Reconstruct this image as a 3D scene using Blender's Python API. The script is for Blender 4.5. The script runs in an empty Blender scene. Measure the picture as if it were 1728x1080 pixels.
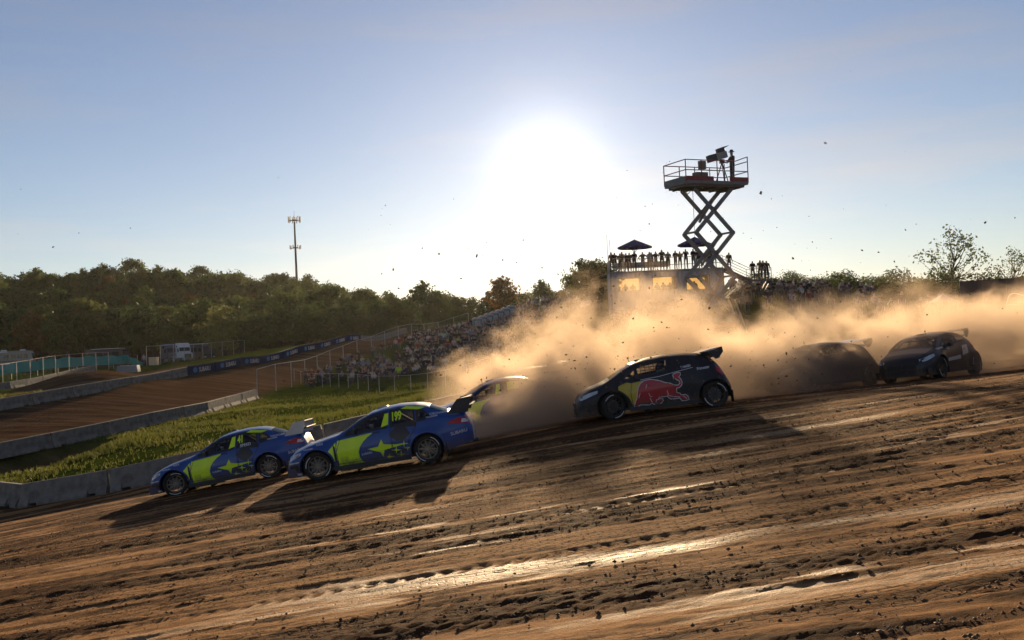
import bpy, bmesh, math, random
import numpy as np
from mathutils import Vector, Matrix
from mathutils.geometry import tessellate_polygon
SC = bpy.context.scene
COL = SC.collection
R = math.radians
rng = random.Random(7)
nrng = np.random.default_rng(11)

# ------------------------------------------------------------------ camera
PITCH, ROLL = math.atan(28/1680), R(2.5)
FW = Vector((0, math.cos(PITCH), math.sin(PITCH)))
_R0 = Vector((1, 0, 0)); _U0 = Vector((0, -math.sin(PITCH), math.cos(PITCH)))
RT = _R0*math.cos(ROLL) - _U0*math.sin(ROLL)
UP = _U0*math.cos(ROLL) + _R0*math.sin(ROLL)
cam_d = bpy.data.cameras.new('camera'); cam = bpy.data.objects.new('camera', cam_d); COL.objects.link(cam)
cam_d.sensor_width = 36; cam_d.lens = 35; cam_d.clip_start = 0.1; cam_d.clip_end = 6000
cam.matrix_world = Matrix((RT, UP, -FW)).transposed().to_4x4()
SC.camera = cam

# ------------------------------------------------------------------ sky, sun, exposure
SUN_EL, SUN_AZ = R(9.6), R(2.4)          # azimuth clockwise from +Y
world = bpy.data.worlds.new('World'); SC.world = world; world.use_nodes = True
wn, wl = world.node_tree.nodes, world.node_tree.links
for n in list(wn): wn.remove(n)
w_out = wn.new('ShaderNodeOutputWorld'); w_bg = wn.new('ShaderNodeBackground'); w_sky = wn.new('ShaderNodeTexSky')
w_sky.sky_type = 'NISHITA'; w_sky.sun_disc = False
w_sky.sun_elevation = SUN_EL; w_sky.sun_rotation = SUN_AZ
w_sky.air_density = 1.0; w_sky.dust_density = 0.10; w_sky.ozone_density = 2.9; w_sky.altitude = 200
w_bg.inputs['Strength'].default_value = 0.054
# thin high cirrus, even over the whole dome
w_tc = wn.new('ShaderNodeTexCoord'); w_map = wn.new('ShaderNodeMapping'); w_map.inputs['Scale'].default_value = (1.2, 1.2, 9)
w_map.inputs['Rotation'].default_value = (0.05, 0.16, 0)
w_ns = wn.new('ShaderNodeTexNoise'); w_ns.inputs['Scale'].default_value = 2.2; w_ns.inputs['Detail'].default_value = 6; w_ns.inputs['Roughness'].default_value = .55
w_rmp = wn.new('ShaderNodeValToRGB'); w_rmp.color_ramp.elements[0].position = .46; w_rmp.color_ramp.elements[1].position = .75
w_rmp.color_ramp.elements[0].color = (.2, .2, .2, 1); w_rmp.color_ramp.elements[1].color = (.5, .5, .5, 1)
w_mix = wn.new('ShaderNodeMix'); w_mix.data_type = 'RGBA'
w_hs = wn.new('ShaderNodeMix'); w_hs.data_type = 'RGBA'; w_hs.blend_type = 'MULTIPLY'; w_hs.inputs['Factor'].default_value = 1
w_hs.inputs[7].default_value = (1.02, .98, 1.08, 1); wl.new(w_sky.outputs[0], w_hs.inputs[6])
w_bw = wn.new('ShaderNodeRGBToBW'); w_cc = wn.new('ShaderNodeMix'); w_cc.data_type = 'RGBA'; w_cc.blend_type = 'MULTIPLY'; w_cc.inputs['Factor'].default_value = 1
w_cc.inputs[7].default_value = (1.48, 1.24, 1.06, 1)
wl.new(w_tc.outputs['Generated'], w_map.inputs['Vector']); wl.new(w_map.outputs[0], w_ns.inputs['Vector'])
wl.new(w_ns.outputs['Fac'], w_rmp.inputs[0]); wl.new(w_rmp.outputs[0], w_mix.inputs['Factor'])
wl.new(w_hs.outputs[2], w_mix.inputs[6])
wl.new(w_sky.outputs[0], w_bw.inputs[0]); wl.new(w_bw.outputs[0], w_cc.inputs[6]); wl.new(w_cc.outputs[2], w_mix.inputs[7])
# aureole of the low sun in thin haze: falls off with the angle from the sun
w_geo = wn.new('ShaderNodeVectorMath'); w_geo.operation = 'DOT_PRODUCT'; w_nrm = wn.new('ShaderNodeVectorMath'); w_nrm.operation = 'NORMALIZE'
wl.new(w_tc.outputs['Generated'], w_nrm.inputs[0]); wl.new(w_nrm.outputs[0], w_geo.inputs[0])
w_geo.inputs[1].default_value = (math.sin(SUN_AZ)*math.cos(SUN_EL), math.cos(SUN_AZ)*math.cos(SUN_EL), math.sin(SUN_EL))
w_sum = w_mix.outputs[2]
for pw, k, c in ((800, 4.6, (1, .95, .86)), (110, 1.0, (1, .95, .88)), (26, .2, (1, .93, .84))):
    q = wn.new('ShaderNodeMath'); q.operation = 'MAXIMUM'; wl.new(w_geo.outputs['Value'], q.inputs[0]); q.inputs[1].default_value = 0
    e = wn.new('ShaderNodeMath'); e.operation = 'POWER'; wl.new(q.outputs[0], e.inputs[0]); e.inputs[1].default_value = pw
    v = wn.new('ShaderNodeVectorMath'); v.operation = 'SCALE'; v.inputs[0].default_value = [k*t for t in c]; wl.new(e.outputs[0], v.inputs['Scale'])
    a = wn.new('ShaderNodeVectorMath'); a.operation = 'ADD'; wl.new(w_sum, a.inputs[0]); wl.new(v.outputs[0], a.inputs[1]); w_sum = a.outputs[0]
wl.new(w_sum, w_bg.inputs['Color']); wl.new(w_bg.outputs[0], w_out.inputs['Surface'])
sun_d = bpy.data.lights.new('sun', 'SUN'); sun = bpy.data.objects.new('sun', sun_d); COL.objects.link(sun)
sun_d.energy = 5.0; sun_d.angle = R(.6); sun_d.color = (1, .74, .44)
SUN_DIR = Vector((math.sin(SUN_AZ)*math.cos(SUN_EL), math.cos(SUN_AZ)*math.cos(SUN_EL), math.sin(SUN_EL)))
sun.rotation_euler = SUN_DIR.to_track_quat('Z', 'Y').to_euler(); sun.location = (0, 0, 60)
SC.view_settings.view_transform = 'Standard'; SC.view_settings.look = 'None'; SC.view_settings.gamma = 1
SC.view_settings.exposure = 1.02
cy = SC.cycles
cy.use_denoising = True; cy.max_bounces = 6; cy.diffuse_bounces = 2; cy.glossy_bounces = 3; cy.transmission_bounces = 4
cy.volume_bounces = 1; cy.transparent_max_bounces = 16; cy.volume_step_rate = 1.0; cy.volume_max_steps = 128
cy.caustics_reflective = False; cy.caustics_refractive = False; cy.sample_clamp_indirect = 4

# ------------------------------------------------------------------ helpers
def PX(px, py, D):
    """a point of the place that stands D metres ahead, seen at photo pixel px, py"""
    return FW*D + RT*((px-864)/1680*D) - UP*((py-540)/1680*D)
def tag(o, label=None, cat=None, group=None, kind=None):
    if label: o['label'] = label
    if cat: o['category'] = cat
    if group: o['group'] = group
    if kind: o['kind'] = kind
    return o
def thing(name, label, cat, loc=(0, 0, 0), rz=0, group=None):
    o = bpy.data.objects.new(name, None); COL.objects.link(o); o.location = loc; o.rotation_euler = (0, 0, rz)
    o.empty_display_size = .2
    return tag(o, label, cat, group)
def link(name, me, parent=None, loc=None, rot=None):
    o = bpy.data.objects.new(name, me); COL.objects.link(o)
    if parent: o.parent = parent
    if loc is not None: o.location = loc
    if rot is not None: o.rotation_euler = rot
    return o
def dup(root, loc=None, rot=None, label=None, group=None, scale=None):
    def cp(o, par):
        c = o.copy(); COL.objects.link(c); c.parent = par
        for ch in KIDS.get(o.name, list(o.children)): cp(ch, c)
        return c
    r = cp(root, None)
    if loc is not None: r.location = loc
    if rot is not None: r.rotation_euler = rot
    if scale is not None: r.scale = scale
    if label: r['label'] = label
    if group: r['group'] = group
    return r
KIDS = {}

_mats = {}
def mat(name, col, rough=.7, metal=0, spec=.5, var=.12, scale=6, bump=0, bscale=40, coat=0, objcol=False, emit=0):
    if name in _mats: return _mats[name]
    m = bpy.data.materials.new(name); m.use_nodes = True; _mats[name] = m
    nt = m.node_tree; b = nt.nodes['Principled BSDF']
    b.inputs['Roughness'].default_value = rough; b.inputs['Metallic'].default_value = metal
    b.inputs['Specular IOR Level'].default_value = spec; b.inputs['Coat Weight'].default_value = coat
    b.inputs['Coat Roughness'].default_value = .06
    tc = nt.nodes.new('ShaderNodeTexCoord'); ns = nt.nodes.new('ShaderNodeTexNoise')
    ns.inputs['Scale'].default_value = scale; ns.inputs['Detail'].default_value = 5
    nt.links.new(tc.outputs['Object'], ns.inputs['Vector'])
    mr = nt.nodes.new('ShaderNodeMapRange'); mr.inputs['From Min'].default_value = .3; mr.inputs['From Max'].default_value = .7
    mr.inputs['To Min'].default_value = 1-var; mr.inputs['To Max'].default_value = 1+var
    nt.links.new(ns.outputs['Fac'], mr.inputs['Value'])
    mx = nt.nodes.new('ShaderNodeMix'); mx.data_type = 'RGBA'; mx.blend_type = 'MULTIPLY'; mx.inputs['Factor'].default_value = 1
    if objcol:
        oi = nt.nodes.new('ShaderNodeObjectInfo'); nt.links.new(oi.outputs['Color'], mx.inputs[6])
    else: mx.inputs[6].default_value = (*col, 1)
    nt.links.new(mr.outputs[0], mx.inputs[7]); nt.links.new(mx.outputs[2], b.inputs['Base Color'])
    if bump:
        n2 = nt.nodes.new('ShaderNodeTexNoise'); n2.inputs['Scale'].default_value = bscale; n2.inputs['Detail'].default_value = 4
        nt.links.new(tc.outputs['Object'], n2.inputs['Vector'])
        bp = nt.nodes.new('ShaderNodeBump'); bp.inputs['Strength'].default_value = bump; bp.inputs['Distance'].default_value = .03
        nt.links.new(n2.outputs['Fac'], bp.inputs['Height']); nt.links.new(bp.outputs[0], b.inputs['Normal'])
    if emit:
        b.inputs['Emission Color'].default_value = (*col, 1); b.inputs['Emission Strength'].default_value = emit
    return m
def sheer(name, col, fac, rough=.5):
    """thin netting / tinted pane: part of the light passes straight through"""
    if name in _mats: return _mats[name]
    m = bpy.data.materials.new(name); m.use_nodes = True; _mats[name] = m
    nt = m.node_tree; b = nt.nodes['Principled BSDF']; b.inputs['Base Color'].default_value = (*col, 1); b.inputs['Roughness'].default_value = rough
    t = nt.nodes.new('ShaderNodeBsdfTransparent'); x = nt.nodes.new('ShaderNodeMixShader'); x.inputs[0].default_value = fac
    nt.links.new(t.outputs[0], x.inputs[1]); nt.links.new(b.outputs[0], x.inputs[2]); nt.links.new(x.outputs[0], nt.nodes['Material Output'].inputs['Surface'])
    return m

class MB:
    """collects simple shapes into ONE mesh"""
    def __init__(s): s.v = []; s.f = []; s.m = []
    def add(s, vs, fs, mi=0):
        b = len(s.v); s.v += [tuple(p) for p in vs]
        for f in fs: s.f.append(tuple(b+i for i in f)); s.m.append(mi)
        return s
    def box(s, c, size, rot=None, mi=0, taper=1.0):
        hx, hy, hz = size[0]/2, size[1]/2, size[2]/2
        vs = [Vector((x*hx*(taper if z > 0 else 1), y*hy*(taper if z > 0 else 1), z*hz)) for z in (-1, 1) for x, y in ((-1, -1), (1, -1), (1, 1), (-1, 1))]
        if rot is not None: vs = [rot @ p for p in vs]
        c = Vector(c)
        return s.add([p+c for p in vs], [(3, 2, 1, 0), (4, 5, 6, 7), (0, 1, 5, 4), (1, 2, 6, 5), (2, 3, 7, 6), (3, 0, 4, 7)], mi)
    def beam(s, a, b, w, h, mi=0, up=(0, 0, 1)):
        a, b = Vector(a), Vector(b); d = b-a; L = d.length; d.normalize()
        u = Vector(up); x = d.cross(u)
        if x.length < 1e-4: x = d.cross(Vector((1, 0, 0)))
        x.normalize(); u = x.cross(d)
        rot = Matrix((x, d, u)).transposed()
        return s.box((a+b)/2, (w, L, h), rot, mi)
    def tube(s, a, b, r0, r1=None, n=8, mi=0, cap=True):
        r1 = r0 if r1 is None else r1
        a, b = Vector(a), Vector(b); d = (b-a).normalized()
        x = d.orthogonal().normalized(); y = d.cross(x)
        vs = [a+(x*math.cos(t)+y*math.sin(t))*r0 for t in [2*math.pi*i/n for i in range(n)]] + [b+(x*math.cos(t)+y*math.sin(t))*r1 for t in [2*math.pi*i/n for i in range(n)]]
        fs = [(i, (i+1) % n, n+(i+1) % n, n+i) for i in range(n)]
        if cap: fs += [tuple(range(n-1, -1, -1)), tuple(range(n, 2*n))]
        return s.add(vs, fs, mi)
    def path(s, pts, r, n=6, mi=0):
        for a, b in zip(pts, pts[1:]): s.tube(a, b, r, r, n, mi)
        return s
    def lathe(s, prof, n=24, axis='y', mi=0, closed=False):
        """prof: (radius, along) pairs turned about an axis"""
        vs = []
        for r, h in prof:
            for i in range(n):
                t = 2*math.pi*i/n; a, b = r*math.cos(t), r*math.sin(t)
                vs.append((a, h, b) if axis == 'y' else (a, b, h))
        m = len(prof); fs = []
        for j in range(m if closed else m-1):
            for i in range(n):
                j2 = (j+1) % m
                fs.append((j*n+i, j*n+(i+1) % n, j2*n+(i+1) % n, j2*n+i))
        return s.add(vs, fs, mi)
    def prism(s, poly, f0, f1, mi=0):
        """poly of 2-D points; f0 / f1 map a 2-D point to the two faces"""
        n = len(poly); vs = [f0(*p) for p in poly]+[f1(*p) for p in poly]
        tri = tessellate_polygon([[Vector((p[0], p[1], 0)) for p in poly]])
        fs = [tuple(t) for t in tri]+[tuple(n+i for i in reversed(t)) for t in tri]+[(i, (i+1) % n, n+(i+1) % n, n+i) for i in range(n)]
        return s.add(vs, fs, mi)
    def mesh(s, name, mats, smooth=False, fixn=True):
        me = bpy.data.meshes.new(name); me.from_pydata(s.v, [], s.f)
        for m in (mats if isinstance(mats, (list, tuple)) else [mats]): me.materials.append(m)
        me.polygons.foreach_set('material_index', s.m)
        if fixn:
            bm = bmesh.new(); bm.from_mesh(me); bmesh.ops.recalc_face_normals(bm, faces=bm.faces); bm.to_mesh(me); bm.free()
        if smooth: me.polygons.foreach_set('use_smooth', [True]*len(me.polygons))
        me.update(); return me
    def build(s, name, mats, parent=None, loc=None, rot=None, smooth=False, fixn=True):
        return link(name, s.mesh(name, mats, smooth, fixn), parent, loc, rot)
    def xform(s, M):
        s.v = [tuple(M @ Vector(p)) for p in s.v]; return s

def npmesh(name, V, F, mats, smooth=False):
    me = bpy.data.meshes.new(name); V = np.asarray(V, np.float32); F = np.asarray(F, np.int32); k = F.shape[1]
    me.vertices.add(len(V)); me.vertices.foreach_set('co', V.ravel())
    me.loops.add(F.size); me.loops.foreach_set('vertex_index', F.ravel())
    me.polygons.add(len(F)); me.polygons.foreach_set('loop_start', np.arange(0, F.size, k, dtype=np.int32))
    me.polygons.foreach_set('loop_total', np.full(len(F), k, np.int32))
    if smooth: me.polygons.foreach_set('use_smooth', np.ones(len(F), bool))
    for m in (mats if isinstance(mats, (list, tuple)) else [mats]): me.materials.append(m)
    me.update(calc_edges=True); return me

def vnoise(x, y, seed=0):
    """smooth value noise, one lattice unit per cell"""
    g = np.random.default_rng(seed).random((256, 256)).astype(np.float32)
    xi = np.floor(x).astype(int); yi = np.floor(y).astype(int); fx = x-xi; fy = y-yi
    fx = fx*fx*(3-2*fx); fy = fy*fy*(3-2*fy); xi &= 255; yi &= 255; x1 = (xi+1) & 255; y1 = (yi+1) & 255
    return (g[xi, yi]*(1-fx)+g[x1, yi]*fx)*(1-fy)+(g[xi, y1]*(1-fx)+g[x1, y1]*fx)*fy
def fbm(x, y, oct=4, seed=0, gain=.5):
    s = 0; a = 1; t = 0
    for o in range(oct): s = s+a*vnoise(x*2**o, y*2**o, seed+o); t += a; a *= gain
    return s/t
# ------------------------------------------------------------------ terrain
GP = []   # ground control points x, y, z
def _g(px, py, D): p = PX(px, py, D); GP.append((p.x, p.y, p.z))
for a in [(538, 806, 24.4), (722, 777, 24.4), (293, 835, 28.5), (446, 806, 28.5), (1035, 705, 26), (1204, 685, 26), (1570, 640, 31), (1640, 632, 32.5), (1340, 662, 31), (1470, 650, 32), (1560, 628, 36), (1340, 646, 36),
          (0, 857, 38), (150, 838, 36.5), (250, 818, 36),
          # grass bank and the ditch before the middle track
          (0, 815, 43), (60, 800, 44.5), (150, 780, 46), (240, 755, 49), (340, 725, 55), (430, 690, 68), (540, 690, 68), (640, 690, 62),
          (40, 792, 48.5), (120, 764, 51),
          (0, 773, 54), (120, 748, 58), (240, 722, 63), (330, 703, 70), (430, 674, 84),
          # middle track, far edge
          (0, 693, 72), (100, 674, 77), (200, 656, 84), (310, 634, 97), (400, 617, 108), (500, 596, 124), (590, 575, 143), (680, 563, 168),
          # fence line and crowd hill
          (497, 650, 99), (530, 637, 107), (563, 622, 115), (620, 600, 127), (720, 575, 150),
          (560, 655, 90), (700, 640, 88), (640, 615, 112), (760, 600, 108), (830, 562, 128), (850, 610, 90), (930, 595, 85), (900, 540, 130), (930, 515, 140),
          (1000, 522, 115), (1030, 522, 88), (1100, 518, 87), (1215, 510, 87), (1060, 560, 66), (1200, 560, 54), (1190, 590, 46), (1300, 512, 85), (1400, 508, 88), (1300, 570, 56),
          (1500, 520, 82), (1620, 530, 76), (1720, 540, 72), (1610, 508, 105), (1500, 502, 112), (1400, 497, 118), (1720, 512, 100), (1500, 575, 54), (1700, 585, 52),
          # far left ground
          (0, 668, 92), (120, 650, 110), (240, 634, 125), (0, 634, 135), (120, 628, 150), (230, 622, 165), (0, 622, 195), (150, 618, 205), (300, 612, 205), (420, 602, 200),
          ]: _g(*a)
for y, z in [(-4, -1.5), (2, -1.62), (7, -2.12), (12, -2.36), (17, -2.48)]:
    for x in (-9, -4, 0, 4, 9, 16): GP.append((x, y, z+(.12 if x > 0 else .125)*x-.0*x))
for x, y, z in [(-120, 260, 0), (-60, 270, 0), (-170, 340, 15), (-135, 345, 17), (-100, 340, 15), (-66, 340, 9), (-30, 300, 4), (10, 260, 3), (60, 240, 4), (120, 220, 3), (170, 160, 3),
                (-260, 340, 14), (-260, 200, 0), (-150, 420, 16), (0, 450, 10), (150, 450, 8), (300, 300, 6), (300, 100, 6), (-250, 60, -4), (-120, 60, -4.5), (-60, 40, -5.2), (-60, 10, -7), (-150, 0, -8), (60, 20, 5), (60, 60, 3), (150, 40, 8), (-500, 700, 16), (0, 800, 14), (500, 700, 12), (0, -30, -1.5), (-40, -30, -6), (40, -30, 3)]: GP.append((x, y, z))
GP = np.array(GP)
def _U(r2): return np.where(r2 > 1e-9, .5*r2*np.log(r2+1e-12), 0)
_n = len(GP); _d2 = ((GP[:, None, :2]-GP[None, :, :2])**2).sum(-1)/1e4
_A = np.zeros((_n+3, _n+3)); _A[:_n, :_n] = _U(_d2)+np.eye(_n)*2e-5; _A[:_n, _n] = 1; _A[:_n, _n+1:] = GP[:, :2]/100; _A[_n, :_n] = 1; _A[_n+1:, :_n] = GP[:, :2].T/100
_W = np.linalg.solve(_A, np.concatenate([GP[:, 2], np.zeros(3)]))
def HZ(x, y):
    x = np.asarray(x, float); y = np.asarray(y, float); sh = x.shape; x = x.ravel(); y = y.ravel(); out = np.zeros(len(x))
    for i in range(0, len(x), 20000):
        a = x[i:i+20000, None]; b = y[i:i+20000, None]
        out[i:i+20000] = _U(((a-GP[:, 0])**2+(b-GP[:, 1])**2)/1e4) @ _W[:_n] + _W[_n]+(a[:, 0]*_W[_n+1]+b[:, 0]*_W[_n+2])/100
    return out.reshape(sh)
def hz(x, y): return float(HZ(np.array([x]), np.array([y]))[0])
def G(px, D):
    """ground point below the picture column px at D metres"""
    p = PX(px, 540, D); q = PX(px, 640, D); t = 0
    for _ in range(6):
        w = PX(px, 540+t, D); w2 = PX(px, 541+t, D); e = w.z-hz(w.x, w.y); t += e/max(1e-6, (w.z-w2.z))
    w = PX(px, 540+t, D); return Vector((w.x, w.y, hz(w.x, w.y)))
def pix(p):
    p = Vector(p); d = p.dot(FW); return 864+p.dot(RT)/d*1680, 540-p.dot(UP)/d*1680, d

def poly_mask(x, y, poly, soft):
    """1 inside a ground polygon, soft edge in metres"""
    n = len(poly); d = np.full(x.shape, 1e9); ins = np.zeros(x.shape, bool)
    for i in range(n):
        ax, ay = poly[i]; bx, by = poly[(i+1) % n]; ex, ey = bx-ax, by-ay
        t = np.clip(((x-ax)*ex+(y-ay)*ey)/(ex*ex+ey*ey+1e-9), 0, 1); d = np.minimum(d, np.hypot(x-ax-t*ex, y-ay-t*ey))
        c = ((ay > y) != (by > y)) & (x < (bx-ax)*(y-ay)/(by-ay+1e-12)+ax); ins ^= c
    s = np.where(ins, d, -d); return np.clip(s/soft+.5, 0, 1)
BAR1 = [(-40, 40), (0, 38), (62, 37.2), (250, 36), (440, 35.5), (640, 36), (840, 38), (1100, 41), (1400, 43), (1760, 44)]     # px, D of the barrier row beyond the cars
BAR2 = [(-30, 53.3), (0, 54), (120, 58), (240, 63), (330, 70), (430, 84)]
BAR3 = [(-30, 71), (0, 72), (100, 77), (200, 84), (310, 97), (400, 108), (500, 124), (590, 143), (680, 168)]
FEN = [(427, 86), (463, 92), (497, 99), (530, 107), (563, 115), (600, 123), (650, 134), (720, 150), (800, 165)]
def line(pts): return [tuple(G(a, D)[:2]) for a, D in pts]
L1, L2, L3, LF = line(BAR1), line(BAR2), line(BAR3), line(FEN)
TRACK2 = L2[:1]+L2[1:]+LF[1:]+L3[::-1]
TRACK3 = [tuple(G(a, D)[:2]) for a, D in [(-30, 75), (100, 80), (200, 88), (320, 101), (345, 112), (250, 122), (120, 106), (-30, 90)]]
TRACK2 = [(-70, 50)]+TRACK2+[(-80, 62)]
def near_edge(x): return np.interp(x, [-60]+[p[0] for p in L1]+[60], [L1[0][1]+3]+[p[1] for p in L1]+[L1[-1][1]])

def ground_material():
    m = bpy.data.materials.new('ground'); m.use_nodes = True; nt = m.node_tree; b = nt.nodes['Principled BSDF']; L = nt.links.new
    at = nt.nodes.new('ShaderNodeAttribute'); at.attribute_name = 'zone'; sp = nt.nodes.new('ShaderNodeSeparateColor'); L(at.outputs['Color'], sp.inputs[0])
    tc = nt.nodes.new('ShaderNodeTexCoord')
    def noise(sc, det=6, stretch=None):
        n = nt.nodes.new('ShaderNodeTexNoise'); n.inputs['Scale'].default_value = sc; n.inputs['Detail'].default_value = det; n.inputs['Roughness'].default_value = .65
        if stretch:
            mp = nt.nodes.new('ShaderNodeMapping'); mp.inputs['Scale'].default_value = stretch[:3]; mp.inputs['Rotation'].default_value = (0, 0, stretch[3]); L(tc.outputs['Object'], mp.inputs[0]); L(mp.outputs[0], n.inputs['Vector'])
        else: L(tc.outputs['Object'], n.inputs['Vector'])
        return n
    def ramp(src, cols):
        r = nt.nodes.new('ShaderNodeValToRGB'); e = r.color_ramp.elements
        while len(e) < len(cols): e.new(.5)
        for k, (p, c) in zip(e, cols): k.position = p; k.color = (*c, 1)
        L(src, r.inputs[0]); return r
    gr = ramp(noise(1.3).outputs['Fac'], [(.3, (.020, .034, .007)), (.5, (.04, .06, .010)), (.7, (.075, .08, .018))])
    di = ramp(noise(1.0, 8, (.10, 1.6, .5, R(-33))).outputs['Fac'], [(.3, (.042, .024, .014)), (.5, (.098, .058, .034)), (.72, (.18, .115, .07))])
    fo = ramp(noise(.8).outputs['Fac'], [(.3, (.03, .028, .015)), (.7, (.07, .06, .03))])
    def mix(f, a, c):
        x = nt.nodes.new('ShaderNodeMix'); x.data_type = 'RGBA'; L(f, x.inputs['Factor']); L(a, x.inputs[6]); L(c, x.inputs[7]); return x.outputs[2]
    c = mix(sp.outputs[0], gr.outputs[0], di.outputs[0]); c = mix(sp.outputs[1], c, fo.outputs[0]); L(c, b.inputs['Base Color'])
    b.inputs['Roughness'].default_value = 1; b.inputs['Specular IOR Level'].default_value = .0
    n = noise(5, 6); bp = nt.nodes.new('ShaderNodeBump'); bp.inputs['Strength'].default_value = .8; bp.inputs['Distance'].default_value = .12
    L(n.outputs['Fac'], bp.inputs['Height']); L(bp.outputs[0], b.inputs['Normal'])
    return m

def make_ground():
    def axis(segs):
        out = []
        for a, b, st in segs: out += list(np.arange(a, b, st))
        return np.array(out+[segs[-1][1]])
    xs = axis([(-1500, -400, 100), (-400, -160, 8), (-160, -60, 1.2), (-60, 70, .55), (70, 200, 4), (200, 1500, 100)])
    ys = axis([(-40, 30, 3), (30, 110, .5), (110, 240, 1.1), (240, 480, 6), (480, 3500, 150)])
    X, Y = np.meshgrid(xs, ys, indexing='ij'); Z = HZ(np.clip(X, -420, 420), np.clip(Y, -40, 720))
    dirt = np.maximum(poly_mask(X, Y, TRACK2, 1.2), poly_mask(X, Y, TRACK3, 2.0))
    ne = near_edge(X); nearm = np.clip((ne+.4-Y)/1.2+.5, 0, 1); dirt = np.maximum(dirt, nearm)
    park = np.clip((Y-186)/10, 0, 1)*np.clip((260-Y)/10, 0, 1)*np.clip((-20-X)/10, 0, 1)*.75
    dirt = np.maximum(dirt, park)
    # bare crown of the ditch side and the mound beyond the middle track
    dit = [tuple(G(a, D)[:2]) for a, D in [(-40, 46.5), (60, 47.5), (160, 50.5), (215, 57), (120, 57.2), (-40, 52.8)]]
    dm = poly_mask(X, Y, dit, 1.5); Z = Z-1.3*dm*poly_mask(X, Y, dit, 5)+.5*dm*(fbm(X*.7, Y*.7, 3, 4)-.5); dirt = np.maximum(dirt, dm*.72)
    t3 = poly_mask(X, Y, TRACK3, 9); Z = Z+t3*1.1*np.maximum(0, np.sin(X*.16+Y*.22))
    forest = np.clip((Y-232)/20, 0, 1)
    Z = Z-.35*nearm*(Y < ne-1)+(1-dirt)*.16*(fbm(X*.5, Y*.5, 4, 9)-.5)*np.clip((Y-20)/20, 0, 1)+dirt*.05*(fbm(X*1.2, Y*1.2, 3, 3)-.5)
    # ruts of the middle track, along its run
    t2 = poly_mask(X, Y, TRACK2, 2); a = R(33); v = -X*math.sin(a)+Y*math.cos(a); u = X*math.cos(a)+Y*math.sin(a)
    Z = Z+t2*.16*(fbm(v*.75, u*.06, 4, 21)-.5)
    n, m = X.shape; I = np.arange(n*m).reshape(n, m)
    F = np.stack([I[:-1, :-1], I[1:, :-1], I[1:, 1:], I[:-1, 1:]], -1).reshape(-1, 4)
    me = npmesh('ground', np.stack([X, Y, Z], -1).reshape(-1, 3), F, ground_material(), True)
    at = me.color_attributes.new('zone', 'FLOAT_COLOR', 'POINT')
    c = np.zeros((n*m, 4), np.float32); c[:, 0] = dirt.ravel(); c[:, 1] = forest.ravel(); c[:, 3] = 1; at.data.foreach_set('color', c.ravel())
    tag(link('ground', me), kind='structure')
make_ground()

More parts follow.
